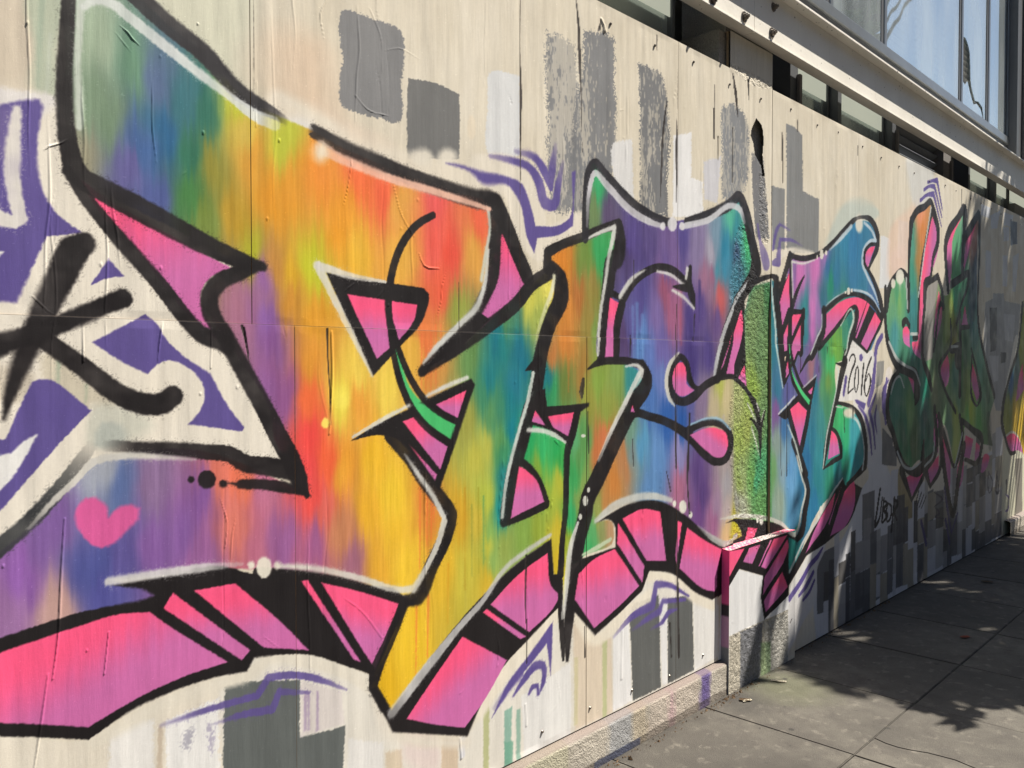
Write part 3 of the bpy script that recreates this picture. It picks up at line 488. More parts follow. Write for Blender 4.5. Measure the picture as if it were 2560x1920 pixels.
seed|u3|2517,2182,50,168,102 2497,2085,112,137,86 2580,2096,92,76,112 2623,2004,92,76,112 2734,2017,86,70,137 3101,2057,88,75,142 2973,1931,107,86,147 3238,2013,142,122,167 3381,2088,122,152,172 3501,2194,86,183,152 3580,2110,50,142,152 3457,1974,60,142,172 3353,1904,162,102,132 2711,1934,82,66,117 2850,1980,86,70,127 3036,1999,122,96,152 3238,2019,132,122,157 3338,1992,172,167,183 3383,1920,70,147,167 3281,1875,162,112,142 3414,1816,202,92,92 3456,2041,40,132,162 3172,1685,76,60,127 3240,1761,86,66,132 3385,1692,102,76,132 2974,1818,152,82,112 3039,1716,162,96,132 2913,1710,122,102,162 2792,1807,86,76,142 2736,1670,92,86,152 2680,1602,86,66,112 2794,1604,86,127,187 2853,1537,92,117,183 2951,1573,107,96,162 3173,1539,70,55,122 3314,1540,76,60,127 2854,1366,70,112,177 2978,1291,40,92,167 3108,1271,35,86,162 2952,1433,102,122,183 3175,1348,92,92,152 3244,1346,132,112,142 3464,1370,202,187,142 3418,1410,183,188,92 3360,1312,192,177,142 2796,1198,86,152,192 2917,1120,96,142,197 2738,1249,112,152,132 2856,1021,92,137,187 2682,1139,192,132,82 2606,1047,207,132,60 2738,1168,122,142,142 3082,1142,142,137,187 3084,998,167,102,132 3247,1056,92,66,127 3277,903,86,60,122 3467,1075,167,152,152 3469,958,162,157,162 3394,850,162,132,162 2574,986,192,132,70 2521,960,152,162,82 2481,857,92,172,102 2460,816,60,172,96 2553,892,142,152,92 2596,873,192,152,112 3249,854,112,70,132 3365,801,162,102,142 3471,747,217,183,132 3470,825,183,167,167 3581,747,192,183,40 3622,1342,167,177,112 3624,1142,152,172,82 3643,980,152,172,112 3596,865,152,152,142 3565,2030,40,75,110 3661,2079,60,183,112 3582,1953,50,100,120 3629,2050,60,152,132 3566,1934,60,132,152 3807,1830,106,138,84 3740,1705,118,148,90 3846,1543,102,138,84 3728,1380,142,172,70 3816,1212,102,138,84 3696,1218,152,167,82 3819,1005,72,156,104 3750,970,112,162,82 3821,838,100,156,88 3876,1876,60,122,70 3802,961,68,156,108 3822,834,100,156,88 3626,958,142,162,82 3652,834,172,177,152 3549,748,190,180,50
seed|u5|4227,1979,207,117,183 4422,2017,207,117,183 4167,2018,142,102,162 4481,1769,152,112,172 4395,1811,207,122,188 4397,1698,197,112,183 4311,1807,45,132,137 4314,1673,50,127,137 4586,2054,45,107,152 4700,2016,40,117,152 4621,1981,30,142,112 4937,2181,45,122,167 4941,2034,50,122,162 4813,2241,45,132,167 4534,1864,50,112,132 4540,2119,152,112,172 5312,1907,70,112,162 4825,1735,60,142,112 4708,1659,102,162,70 4652,1587,112,162,60 4884,1810,30,122,112 3936,1747,40,122,132 3947,1621,40,122,142 4377,1607,132,92,152 4653,1553,60,192,112 4597,1506,70,192,112 4539,1599,50,142,102 4709,1601,112,172,60 4379,1506,162,112,122 4326,1573,112,102,152 4277,1439,122,92,152 4465,1460,112,92,147 4543,1413,82,152,102 4598,1435,112,157,76 4579,1295,70,142,102 4435,1346,40,122,142 4514,1204,60,142,142 4387,1119,40,122,147 4496,1020,50,142,152 4337,987,35,107,152 3988,1357,50,122,152 3971,1273,132,92,152 4065,1204,60,112,162 3992,1101,142,162,152 4068,1009,112,162,192 4137,960,92,152,202 4776,1216,60,192,112 4718,1195,60,172,102 4962,1108,60,162,172 4840,1067,50,183,122 4965,984,40,152,162 4818,970,20,142,112 4724,906,30,142,142 3939,978,112,162,102 4101,1376,92,92,152 4065,1000,152,167,167 4021,810,152,172,152 4143,928,112,172,217 4166,727,92,157,197 4313,934,35,117,162 4473,872,40,132,142 4421,740,40,122,162 4320,571,50,112,142 4270,466,35,127,122 4639,879,40,142,112 4150,509,30,132,122 4756,868,50,122,132
seed|u6|5651,1963,80,160,110 5577,1905,130,175,110 5758,1997,90,165,110 5725,2078,200,215,190 5941,2319,82,155,130 5931,2093,60,150,125 6123,2396,218,135,62 6084,2529,238,155,112 6078,2219,180,135,70 5578,1893,90,165,130 5698,1927,120,175,100 5613,1705,70,150,150 5954,1913,50,135,135 5958,1771,45,120,120 5818,1571,60,130,100 6101,1516,50,120,100 6210,1369,30,150,120 5669,1351,50,125,105 5911,1176,110,160,90 6217,1134,60,110,100 6330,1486,120,160,110 6269,1693,90,110,95 6279,1929,170,160,140 6517,1455,90,120,80 6427,1335,130,140,100 6892,1993,70,180,130 6794,1893,170,190,80 6860,1770,130,130,60 6863,1694,150,145,60 6914,1453,60,130,110 6984,1259,100,150,110 7162,1648,80,130,90 7198,1319,130,160,70 7294,1150,190,210,70 7582,1517,110,170,140 7664,1309,90,150,110 7327,1983,50,90,110 7402,1853,90,150,140 7842,1235,110,150,110 5832,1111,60,130,95 5999,988,80,110,70 5920,880,50,130,80 6292,1028,45,110,85 6788,999,110,150,120 6936,894,190,205,110 6928,1087,170,190,80 7251,1104,110,190,90 7557,987,100,180,90 7731,908,90,140,80 7881,934,110,120,90 8858,1674,155,165,52 8516,1329,45,105,155 8744,1518,90,120,120 8470,1104,140,150,60 8679,1041,228,188,52 8965,870,238,194,44 8418,1015,150,155,55 6980,2427,95,170,118 6945,2233,90,170,110 7037,2594,120,175,140 6953,2042,60,180,120 7098,2148,80,150,110 7329,2463,200,120,95 7384,2269,80,100,120
g|0,0,0|4|100|0|u1|664,2323 658,2185 655,2058 662,1977 682,1918! 764,1879 879,1836 1005,1784 1114,1756! 1040,1737 976,1691 977,1641 1047,1535 1140,1388 1151,1317 1220,1218 1251,1161! 1055,1263 957,1301 758,1308 700,1301 661,1253 633,1237 573,1166 507,1113 499,927 580,942 664,953 754,960 842,961! 843,985! 740,1026 871,1015 1089,989 1148,974 1358,903 1599,817! 1573,792 1523,713 1467,618 1461,580! 1528,481! 1897,746 2090,841 2244,887! 2263,760! 2300,750 2314,637! 2362,782 2440,989 2521,1088 2692,1298 2824,1448 2794,1510 2658,1523 2519,1535 2560,1773 2612,1924 2633,2051! 2417,1975 2229,1914! 2220,1888 2247,1849! 2098,1757 1898,1630 1844,1585 1654,1489 1771,1599 1881,1678 1912,1734 1951,1788 1974,2043! 1737,2054 1604,2069 1480,2090 1365,2111 1268,2138 1171,2154 1063,2189 966,2264 883,2304 769,2365
g|0,0,0|4|100|0|u3|2437,1971 2456,2204 2486,2265! 2600,2201 2790,2117 3010,2110 3307,2192 3594,2296! 3676,2185 3763,2000 3730,1923 3649,1765 3639,1829 3893,1918! 3944,1930! 3962,736 3962,720 3653,762 3713,721 3457,675 3152,837 2918,938 2683,960 2511,917 2606,904 2617,837 2420,797 2381,779 2521,1088 2692,1298 2824,1448 2658,1523 2519,1535 2560,1773 2612,1924 2644,2046
g|0,0,0|4|100|0|u5|3911,1936! 4031,1886 4114,2046! 4142,2068! 4437,2105 4725,2217 5015,2358 5225,2353 5310,2270 5324,2238 5152,2089 5318,1968 5407,1794! 5218,1592! 4931,1638! 4835,1548 4694,1509 4745,1298 4966,1241 5136,1112 5155,886! 4828,797 4551,743 4132,380! 4109,612 3929,750! 3933,740!
f|35,130,122|4|100|0||4127,605! 4224,667 4178,478! 4140,387! 4081,468!
g|0,0,0|4|100|0|u6|5475,1868 5530,2010 5647,2104 5770,2120 5843,2070 5886,1978 5912,2462 6000,2541 6326,2643! 6384,2568 6491,2425 6325,2152 6492,2141 6572,2031 6709,2027 6785,2113 6638,2330 6653,2455 7053,2705! 7106,2473 7457,2719! 7436,2124 7498,1789 7753,1517 7998,1216! 7850,1058 7964,822! 7684,855! 7489,923 7144,1017 7128,880! 6921,721! 6627,1070 6443,898! 6211,797! 6140,850 5922,811 5761,865 5649,995 5538,1180 5509,1194 5534,1354 5696,1461! 5557,1569 5479,1729 5461,1861
g|0,0,0|4|100|0|u6|8928,2105 8763,1734 8512,1404 8324,1184 8275,1059 8367,890! 8597,915 8842,838 9037,659 9871,594 9771,2194
s|235,110,60|3|60|0||1651,1601,7 1651,1377,3
s|235,120,60|3|60|0||1668,1592,7 1667,1428,3
s|238,120,65|3|60|0||1688,1602,7 1688,1401,3
s|238,110,60|3|60|0||1709,1634,7 1708,1437,3
s|235,120,70|3|60|0||1729,1635,7 1729,1499,3
s|235,115,55|3|65|0||1645,1137,9 1642,891,3
s|235,115,55|3|65|0||1673,1134,9 1670,964,3
s|235,115,55|3|65|0||1690,1111,10 1687,977,3
s|235,115,55|3|65|0||1629,780,9 1625,575,3
s|235,115,55|3|65|0||1676,802,10 1672,615,3
s|235,115,55|3|65|0||1700,1115,10 1697,1027,3
s|150,140,30|3|50|0||1888,1111,8 1888,836,3
s|60,140,90|3|50|0||1911,1081,8 1911,860,3
s|180,130,20|3|50|0||1828,1117,7 1828,793,3
s|220,150,30|3|50|0||1756,887,7 1755,701,3
s|120,140,60|3|50|0||1858,1060,7 1858,831,3
s|110,140,195|4|50|0||2741,1737,21 2742,1536,7
s|105,150,200|4|50|0||2769,1751,21 2771,1469,7
s|110,150,205|4|50|0||2805,1706,21 2806,1496,7
s|180,90,110|4|50|0||3090,1826,24 3092,1596,8
s|170,90,120|4|50|0||2999,1799,23 3001,1637,8
s|60,50,110|4|50|0||3239,1872,25 3241,1702,8
s|190,120,50|4|50|0||2340,1619,17 2341,1412,6
s|190,110,40|4|50|0||2359,1962,17 2359,1761,6
s|175,165,165|4|50|0||3450,1270,27 3455,843,9
s|60,50,90|4|50|0||2700,1959,20 2701,1801,7
s|120,175,60|3|60|0||4678,1692,14 4681,1560,7
s|90,160,70|3|60|0||4719,1707,14 4722,1569,7
s|60,140,90|3|60|0||4639,1672,14 4641,1559,7
s|130,175,60|3|60|0||4777,1709,14 4779,1637,7
f|250,232,95|14|95|0||1386,1415 1382,1399 1370,1389 1356,1389 1345,1400 1341,1417 1346,1433 1357,1443 1371,1443 1382,1432
f|248,225,100|5|95|0||1321,1350 1319,1341 1312,1336 1304,1337 1297,1343 1295,1351 1298,1360 1304,1365 1312,1365 1319,1359
f|226,218,200|12|95|0||5079,2351 5069,2317 5041,2294 5005,2290 4976,2306 4965,2337 4975,2370 5003,2393 5038,2398 5067,2382
p|247,86,130|2.5|100|0|203,106,166,-0.3,1|679,1918! 764,1867 879,1816 1042,1748! 982,1724 958,1690 956,1657 973,1621 994,1572! 955,1600 877,1680 785,1793 745,1823
p|247,86,130|2.5|100|0|203,106,166,0,1|1990,1979! 2141,1788! 1898,1624! 1929,1806 1952,1842
s|27,23,25|3|100|0||666,2324,29 661,2222,31 655,2130,34 656,2041,36 664,1970,41 679,1925,46 735,1897,53 801,1870,57 879,1838,56 961,1805,51 1049,1776,44 1124,1761,22
s|27,23,25|3|100|0||658,1929,23 692,1880,30 768,1791,35 861,1691,38 930,1607,41 955,1583,42 1003,1568,44 1021,1560,47
s|34,32,37|4|100|0||791,2361,49 883,2304,49 966,2264,48 1063,2189,46 1118,2168,41 1166,2155,29,80 1201,2142,20,0
s|27,23,25|4|100|0||1257,2141,20,0 1278,2136,40,90 1365,2111,48 1480,2090,52 1604,2069,53 1737,2054,57 1882,2041,62 1959,2038,70 1970,2010,72 1966,1932,58 1951,1788,54 1916,1729,48 1881,1678,44 1771,1597,36 1654,1492,32
s|27,23,25|3|100|0||1651,1487,28 1807,1566,40 1958,1648,47 2087,1730,51 2141,1782,50 2256,1841,51
f|27,23,25|2|100|0||1658,1492! 1771,1589 1897,1679! 1943,1659! 1807,1566
s|27,23,25|3|100|0||1968,2037,77 2024,1966,65 2073,1887,61 2124,1811,62 2132,1799,48
f|27,23,25|3|100|0||1313,1763! 1419,1755 1662,1742! 1682,1725 1675,1684 1655,1642 1576,1570 1468,1477! 1384,1627
p|247,86,130|2.5|100|0|203,106,166,0,1|1382,1707! 1635,1690! 1625,1646 1589,1605 1483,1527!
s|27,23,25|2|100|0||1699,1967,22 1636,1931,24 1577,1864,26 1549,1807,27 1535,1757,28 1527,1711,27 1527,1662,26 1533,1628,25
f|72,190,108|3|100|0||1542,1608! 1576,1510 1608,1439 1661,1392 1736,1348 1789,1324! 1764,1272! 1681,1319 1627,1373 1589,1429 1557,1510
f|27,23,25|3|100|0||1391,1297! 1488,1307 1550,1294 1601,1253 1721,1123! 1874,1445! 1859,1466! 1701,1416 1601,1379 1476,1337
p|247,86,130|2.5|100|0|203,106,166,0,1|1708,1388! 1836,1429! 1796,1339! 1736,1368
p|247,86,130|2.5|100|0|203,106,166,-0.4,1|1579,1342! 1627,1355! 1757,1260! 1725,1186!
p|247,86,130|2.5|100|0|203,106,166,0,1|1601,1273! 1711,1171! 1704,1151!
f|72,190,108|3|100|0||1608,1399! 1661,1392 1736,1348 1789,1324! 1764,1272! 1681,1319 1627,1373
s|27,23,25|2|100|0||1533,1638,23 1564,1554,22 1602,1480,23 1654,1413,24 1722,1364,24 1800,1329,23
s|27,23,25|2|100|0||1530,1633,22 1545,1539,22 1576,1445,25 1614,1378,26 1674,1319,26 1764,1264,26
s|27,23,25|3|100|0||1538,1307,60 1601,1238,48 1667,1155,53 1735,1080,54 1767,1036,55 1752,988,56 1686,888,57 1635,810,59 1599,804,37 1474,852,34 1358,901,37 1223,947,33 1100,978,28
s|27,23,25|3|100|0||1117,1764,21 1058,1740,38 1004,1713,43 978,1678,46 982,1638,47 1016,1581,46 1070,1488,48 1121,1401,50 1165,1320,53 1200,1260,56 1225,1204,53 1249,1160,16
s|27,23,25|4|100|0||1215,1227,53 1126,1249,48 1055,1268,43 1045,1277,42 957,1299,37 874,1311,33 795,1320,29,90 758,1326,27,50 721,1331,22,0
s|27,23,25|3|100|0||1248,1165,16 1174,1190,31 1102,1205,25 1055,1210,23 1082,1203,20 1045,1211,10 1022,1216,2
f|27,23,25|2.5|95|0||934,1234 932,1229 928,1227 923,1227 919,1230 917,1235 919,1240 923,1243 928,1242 932,1239
f|27,23,25|2.5|95|0||990,1229 985,1215 973,1208 958,1210 946,1219 942,1233 947,1246 959,1254 974,1252 986,1243
f|27,23,25|2.5|95|0||1019,1215 1016,1209 1011,1206 1005,1207 999,1211 997,1217 999,1223 1005,1226 1011,1225 1017,1221
s|50,52,54|4|100|0||707,1342,22,0 679,1303,28,45 632,1241,33,90 577,1183,35 507,1125,37
s|212,208,196|3.5|94|0||936,1282,7,60 834,1297,14 758,1304,17 707,1297,17 661,1253,15 627,1224,13 573,1166,7,50
f|214,90,150|5|100|0||734,1169! 729,1197 709,1216 688,1217 667,1197 665,1167 677,1140 694,1115 719,1102 748,1110 778,1137 800,1157 802,1180 783,1192 757,1190
s|27,23,25|8|100|0||691,1776,48 670,1759,63 649,1713,60 618,1646,54 588,1574,48 562,1510,37 545,1461,27 529,1399,6
s|27,23,25|6|100|0||771,1660,44 739,1645,40 689,1621,39 598,1579,40 543,1559,41 506,1544,54
s|27,23,25|4|100|0||588,1574,39 630,1546,40 695,1495,42 770,1437,47 827,1418,50 863,1421,50 883,1436,49
f|27,23,25|3|100|0||499,946 517,948 581,957 664,967 754,968 815,968 834,972! 811,991 773,1004 738,1015! 831,1015 1043,997 1053,991 1224,956 1415,888 1574,822 1586,794! 1467,613! 1379,661 1248,729 1147,753 1089,761! 1069,731! 974,740 868,734 789,721 686,681! 578,722 497,756
p|247,86,130|2.5|100|0|203,106,166,-0.35,1|499,909 580,926 664,937 754,946 823,936! 854,907 1018,768! 952,766 869,758 790,741 686,709! 578,750 497,786
p|247,86,130|2.5|100|0|203,106,166,0,1|879,970! 1078,783! 1055,763! 856,938!
p|247,86,130|2.5|100|0|203,106,166,0,1|931,965! 1038,962! 1165,837 1251,740! 1122,779! 1117,780!
p|247,86,130|2.5|100|0|203,106,166,0,1|1229,932! 1249,931! 1420,665! 1397,678!
p|247,86,130|2.5|100|0|203,106,166,0.4,1|1292,916! 1415,868 1558,803! 1473,629! 1414,719
f|27,23,25|3|100|0||1473,577! 1531,495! 1897,752 2090,841 2249,892! 2263,763! 2303,750 2303,645! 2142,567 1975,476 1897,397 1838,316! 1534,427! 1455,577!
p|247,86,130|2.5|100|0|203,106,166,0,1|1943,720! 2090,800 2230,844! 2249,723 2295,681! 2277,657 2133,584!
p|247,86,130|2.5|100|0|203,106,166,0,1|1908,702! 1924,710! 2116,573! 2090,570!
p|247,86,130|2.5|100|0|203,106,166,-0.4,1|1816,644! 2022,515! 1918,413 1827,347! 1698,398 1588,450!
s|27,23,25|3|100|0||1580,796,37 1523,703,41 1473,619,45 1464,579,30! 1503,509,31
s|196,195,192|3.5|94|0||1531,485,34,70 1598,532,35 1699,603,32 1806,679,25 1897,733,22 2016,828,19 2142,876,19 2244,906,14
f|247,86,130|2|100|0||2082,1168! 2168,1116 2212,1029! 2040,992!
s|27,23,25|3|100|0||2256,1853,51 2295,1817,76 2304,1757,82 2247,1665,70 2204,1581,66 2180,1498,73 2167,1416,62 2133,1347,70 2090,1234,67 2048,1134,65 2020,1023,61 2007,985,37! 2116,1000,38 2221,1021,38! 2203,1066,32 2181,1103,30 2141,1148,28 2086,1185,29
p|247,86,130|2.5|100|0|203,106,166,0,1|2082,1165! 2168,1110 2210,1029! 2040,992!
s|27,23,25|2|100|0||2115,1491,6 2150,1507,30 2180,1521,42
f|27,23,25|3|100|0||2212,1427! 2225,1364! 2322,1364 2461,1368! 2459,1356! 2409,1336! 2361,1202! 2257,1270 2133,1306! 2167,1416!
p|247,86,130|2.5|100|0|203,106,166,0,1|2163,1352! 2216,1296! 2146,1314!
p|247,86,130|2.5|100|0|203,106,166,0,1|2230,1328! 2375,1337! 2346,1249! 2257,1288!
s|27,23,25|2|100|0||2394,1343,38 2365,1257,40 2341,1210,38 2332,1106,33 2323,949,31 2315,907,31 2300,756,38
s|27,23,25|2|100|0||2297,702,28 2303,590,31 2312,514,31 2316,442,15
s|27,23,25|3|100|0||2800,1506,52 2836,1452,75 2737,1349,86 2627,1222,88 2521,1088,87 2450,994,84 2445,964,85 2410,880,78 2386,790,74 2367,701,70 2348,580,57 2338,437,19
s|214,214,206|3.5|94|0||2783,1476,25 2692,1364,25 2605,1263,23 2521,1152,17,50
s|214,214,206|3.5|94|0||2398,929,12 2361,857,26 2335,719,29 2314,600,23,70
s|205,215,205|3.5|94|0||2152,1481,15 2126,1388,17 2075,1275,16 2016,1109,15 1999,1003,15
s|214,214,206|3.5|94|0||2128,1286,15 2194,1280,17 2266,1260,18 2327,1229,9
s|226,224,190|3.5|94|0||2265,1824,16 2256,1778,19 2220,1711,17,70 2176,1615,15,40 2150,1539,13,0
s|27,23,25|3|100|0||2229,1850,47 2231,1904,41! 2302,1938,34 2437,1984,35 2559,2029,33 2650,2053,47! 2656,1995,76 2640,1922,78 2613,1911,80 2581,1812,76 2555,1695,54 2535,1535,48
s|214,214,206|3.5|94|0||2427,1965,5 2517,2004,13 2621,2040,20! 2612,2003,26 2580,1910,18 2570,1856,18 2534,1714,16 2514,1548,14
p|247,86,130|2.5|100|0|203,106,166,0,1|2592,1768! 2651,1749! 2620,1542 2556,1532! 2576,1664
s|27,23,25|2|100|0||2602,1787,30 2679,1765,23
s|27,23,25|2|100|0||2670,1746,46 2641,1666,45 2631,1536,39
s|27,23,25|2|100|0||2453,1494,7 2519,1519,30 2625,1526,30 2736,1520,33 2812,1499,43 2839,1448,50
s|214,214,206|3.5|94|0||2691,1504,8 2771,1506,15 2800,1486,26 2760,1429,21,60
s|27,23,25|2|100|0||2668,1756,41 2735,1829,39 2851,1892,35 2948,1914,32 3050,1901,38 3136,1861,39
s|214,214,206|3.5|94|0||2657,1775,21 2735,1849,21 2821,1891,7
s|214,214,206|3.5|94|0||2911,1893,10 3011,1887,15 3110,1852,16
s|27,23,25|2|100|0||3164,1928,29 3152,1866,49 3177,1809,55 3201,1758,13
s|27,23,25|2|100|0||3029,1839,7 3103,1839,33 3157,1837,33
s|214,214,206|3.5|94|0||3025,1823,13 3103,1803,17 3193,1755,13
s|214,214,206|3.5|94|0||3140,1923,18 3131,1882,16
s|34,32,38|3|100|0||2439,1978,41 2446,2109,45 2466,2218,54 2491,2262,34 2579,2214,58 2699,2154,62 2826,2113,60 2947,2103,44 3042,2109,26
s|34,32,38|3|100|0||3127,2123,32 3350,2188,47 3500,2246,55 3597,2297,52 3660,2214,81 3711,2108,78 3763,2000,91
s|205,203,205|3.5|94|0||2451,2023,12,40 2466,2162,25 2496,2226,22 2579,2188,33 2710,2123,34 2850,2089,29 2947,2082,19
s|205,205,207|3.5|94|0||3101,2099,26 3307,2151,28 3531,2245,28 3603,2235,35 3635,2187,27,50
f|214,212,212|3|95|0||2974,2085 2970,2074 2960,2067 2947,2065 2936,2070 2932,2080 2936,2091 2947,2098 2960,2100 2970,2095
f|214,212,212|3|95|0||3059,2104 3052,2084 3034,2071 3012,2068 2994,2078 2987,2095 2994,2114 3011,2127 3034,2130 3052,2121
f|214,212,212|3|95|0||3119,2102 3115,2091 3104,2083 3090,2082 3079,2087 3075,2097 3079,2108 3090,2116 3104,2117 3115,2112
f|27,23,25|4|100|0||3545,1776! 3657,1822! 3687,1397! 3541,1451! 3388,1452! 3446,1602
s|27,23,25|3|100|0||3754,2016,91 3738,1948,88 3656,1862,75 3568,1785,69 3468,1649,65 3424,1540,60 3395,1455,60
s|190,192,192|3.5|94|0||3680,1903,16 3555,1794,25 3449,1648,27 3380,1510,28 3365,1455,20
p|247,86,130|2.5|100|0|203,106,166,0,1|3633,1773! 3650,1718 3541,1462! 3471,1463! 3539,1619
p|247,86,130|2.5|100|0|203,106,166,0,1|3538,1666! 3447,1510! 3420,1485!
p|247,86,130|2.5|100|0|203,106,166,0,1|3666,1506! 3690,1405! 3604,1446!
s|27,23,25|2|100|0||3388,1450,29 3541,1453,26 3704,1380,28 3805,1287,33
s|27,23,25|2|100|0||3403,1450,39 3286,1418,40 3188,1370,47 3094,1353,38 3028,1382,47 3002,1446,54 3040,1520,45 3092,1544,28 3135,1510,43 3156,1451,43 3202,1410,24 3286,1411,22
p|247,86,130|2.5|100|0|203,106,166,0,1|3060,1513 3099,1520 3126,1495 3133,1430 3195,1399! 3147,1382 3081,1377 3035,1410 3028,1474
s|206,203,190|3.5|94|0||3072,1561,10 3002,1510,24 2977,1446,28 3003,1368,23 3042,1337,8
s|27,23,25|2|100|0||2706,1296,51 2743,1315,35 2855,1300,35 2978,1272,38 3082,1235,44 3162,1199,53 3275,1119,46 3392,1072,40 3486,1097,61 3513,1157,70 3466,1221,41 3360,1251,32 3245,1248,33 3149,1229,37
p|247,86,130|2.5|100|0|203,106,166,0.5,1|3162,1206! 3274,1226 3390,1223 3482,1183 3490,1135 3452,1092 3392,1089 3303,1126
s|150,185,205|3.5|94|0||3162,1250,8 3287,1270,12 3420,1260,13 3512,1211,9
s|214,214,206|3.5|94|0||3772,1329,25 3805,1287,20
p|247,86,130|2.5|100|0|203,106,166,0,1|2737,1349! 2751,1322! 2726,1325!
f|27,23,25|3|100|0||2511,914! 2606,940 2739,963 2918,949 3111,872 3307,756 3457,679! 3519,646 3521,471! 3354,448! 3224,505 3021,629 2859,669! 2811,598! 2663,541 2502,487! 2367,613! 2381,760 2420,791! 2628,802! 2617,896 2585,916
p|247,86,130|2.5|100|0|203,106,166,0,1|2401,738! 2481,774 2623,796! 2788,620! 2652,566 2497,515! 2381,648!
p|247,86,130|2.5|100|0|203,106,166,0,1|2644,895! 2823,696! 2811,629! 2639,814!
p|247,86,130|2.5|100|0|203,106,166,0,1|2672,908! 2809,928 2937,901! 2982,689! 2840,713!
p|247,86,130|2.5|100|0|203,106,166,0,1|3072,844! 3105,832! 3063,658! 3053,699!
p|247,86,130|2.5|100|0|203,106,166,0.3,1|3146,805! 3293,727 3442,662! 3443,572 3383,481! 3310,501 3087,639!
s|196,198,190|3.5|94|0||2504,921,19 2606,961,34 2739,979,32 2881,973,30 3019,939,20
s|176,178,172|3.5|94|0||3235,800,10,40 3366,724,28 3487,681,31 3598,701,27
s|190,205,170|3.5|94|0||2425,806,8 2511,819,19 2596,837,15
f|222,222,206|3|95|0||3058,920 3055,911 3047,907 3038,908 3030,915 3027,923 3030,931 3037,936 3047,935 3055,928
f|222,222,206|3|95|0||3141,896 3135,879 3120,870 3102,873 3088,885 3082,903 3087,919 3102,928 3120,926 3135,914
f|222,222,206|3|95|0||3188,856 3185,848 3177,843 3168,844 3160,851 3157,860 3160,868 3168,873 3177,871 3185,865
f|214,214,202|2|95|0||2469,1043 2467,1037 2462,1034 2457,1034 2452,1038 2450,1045 2452,1050 2457,1053 2462,1053 2467,1049
f|214,214,202|2|95|0||2456,1003 2453,991 2446,985 2437,986 2430,994 2428,1006 2430,1018 2437,1024 2446,1023 2453,1015
f|214,214,202|2|95|0||2422,947 2420,941 2415,937 2409,938 2404,943 2402,950 2404,956 2409,960 2415,959 2420,954
f|214,214,202|2|95|0||2443,1247 2440,1243 2433,1241 2425,1242 2418,1244 2415,1248 2418,1252 2425,1254 2433,1253 2440,1250
s|206,203,200|3.5|94|0||733,1024,19 831,1022,21 955,1016,22 1057,1008,9,40
s|212,209,196|3.5|94|0||1166,983,11 1224,971,16 1303,948,17 1415,906,18 1574,841,20 1619,835,26! 1666,887,20 1714,957,21 1740,1024,24
f|228,222,204|5|95|0||1093,999 1091,993 1086,990 1079,991 1074,996 1072,1002 1074,1008 1079,1011 1086,1010 1091,1005
f|228,222,204|5|95|0||1141,984 1137,968 1126,959 1112,962 1101,974 1097,992 1101,1008 1112,1016 1126,1014 1137,1002
f|228,222,204|5|95|0||1167,985 1165,979 1160,976 1154,977 1149,982 1147,988 1149,994 1154,997 1160,996 1165,991
s|220,216,200|3.5|94|0||1286,1778,27 1318,1726,23 1384,1618,20 1466,1478,7
s|216,212,200|3.5|94|0||1292,1778,24 1391,1759,19 1515,1750,8
s|214,214,206|3.5|94|0||1399,1308,9 1507,1353,14 1603,1389,10
s|214,214,206|3.5|94|0||1673,1416,10 1757,1446,15 1840,1469,13
s|214,214,206|3.5|94|0||1585,1244,7,50 1633,1184,15 1700,1100,18 1738,1037,18
s|214,216,208|3.5|94|0||1935,1884,12 1912,1750,19 1881,1694,23 1807,1637,20 1702,1556,18 1658,1515,8
s|200,205,190|3.5|94|0||1935,2016,14 1943,1962,11 1924,1873,13 1904,1784,15
s|205,212,198|3.5|94|0||690,2328,17 686,2247,15 681,2155,14 684,2083,17 683,2028,15
s|216,219,213|5|94|0||696,2290,15 718,2311,20 746,2317,25 805,2289,27 883,2249,27 965,2207,25 1053,2166,23 1076,2154,29 1118,2138,33 1157,2133,37,60
s|240,190,165|3.5|94|0||1299,2099,36,50 1342,2084,30 1421,2070,28 1541,2051,26 1669,2042,24 1808,2031,22 1943,2017,14
f|236,222,196|16|95|0||1323,2090 1319,2073 1306,2061 1291,2058 1280,2066 1275,2081 1280,2098 1292,2110 1307,2113 1319,2105
f|27,23,25|3|100|0||3470,780! 3548,787 3670,771 3858,738 3985,708 4118,654 4228,580! 4119,619! 3949,644! 3688,651 3456,669! 3654,692! 3637,723 3588,766
s|27,23,25|3|100|0||4118,645,34 4228,594,35! 4278,622,64 4317,730,60 4351,830,60 4303,926,47 4220,1031,40 4163,1111,44
s|206,205,192|3.5|94|0||3424,806,8,50 3548,799,18 3753,774,20 3930,736,21 4070,685,20 4148,635,23 4202,618,25! 4237,651,23 4271,736,20 4320,843,19 4272,915,15 4210,1032,14
f|226,222,208|3|95|0||3819,747 3817,739 3810,734 3801,736 3794,742 3792,751 3794,759 3801,763 3810,762 3817,756
f|226,222,208|3|95|0||3871,738 3867,724 3856,716 3843,718 3832,728 3828,744 3832,758 3842,766 3856,764 3866,753
p|247,86,130|2.5|100|0|247,95,135,0,1|3712,725! 3806,707! 3772,671! 3671,655!
f|224,223,220|4|100|8||3444,568! 3609,543! 3847,467! 4129,442! 4138,-45! 3520,35! 3411,143!
f|186,178,160|3|100|0||3517,243! 3725,243! 4128,240! 4136,-267! 3517,-83!
f|112,113,117|4|92|10||3621,240! 3850,238! 3817,-172! 3622,-114!
f|160,158,150|8|80|20||3850,238! 4128,235! 4136,-267! 3933,-206!
f|104,146,84|10|50|10||3825,141! 3937,118! 3942,-209! 3825,-175!
f|27,23,25|2|100|0||3443,670! 4126,632! 4134,314! 3863,245! 3825,363! 3847,467! 3609,543! 3518,480! 3404,448! 3395,535
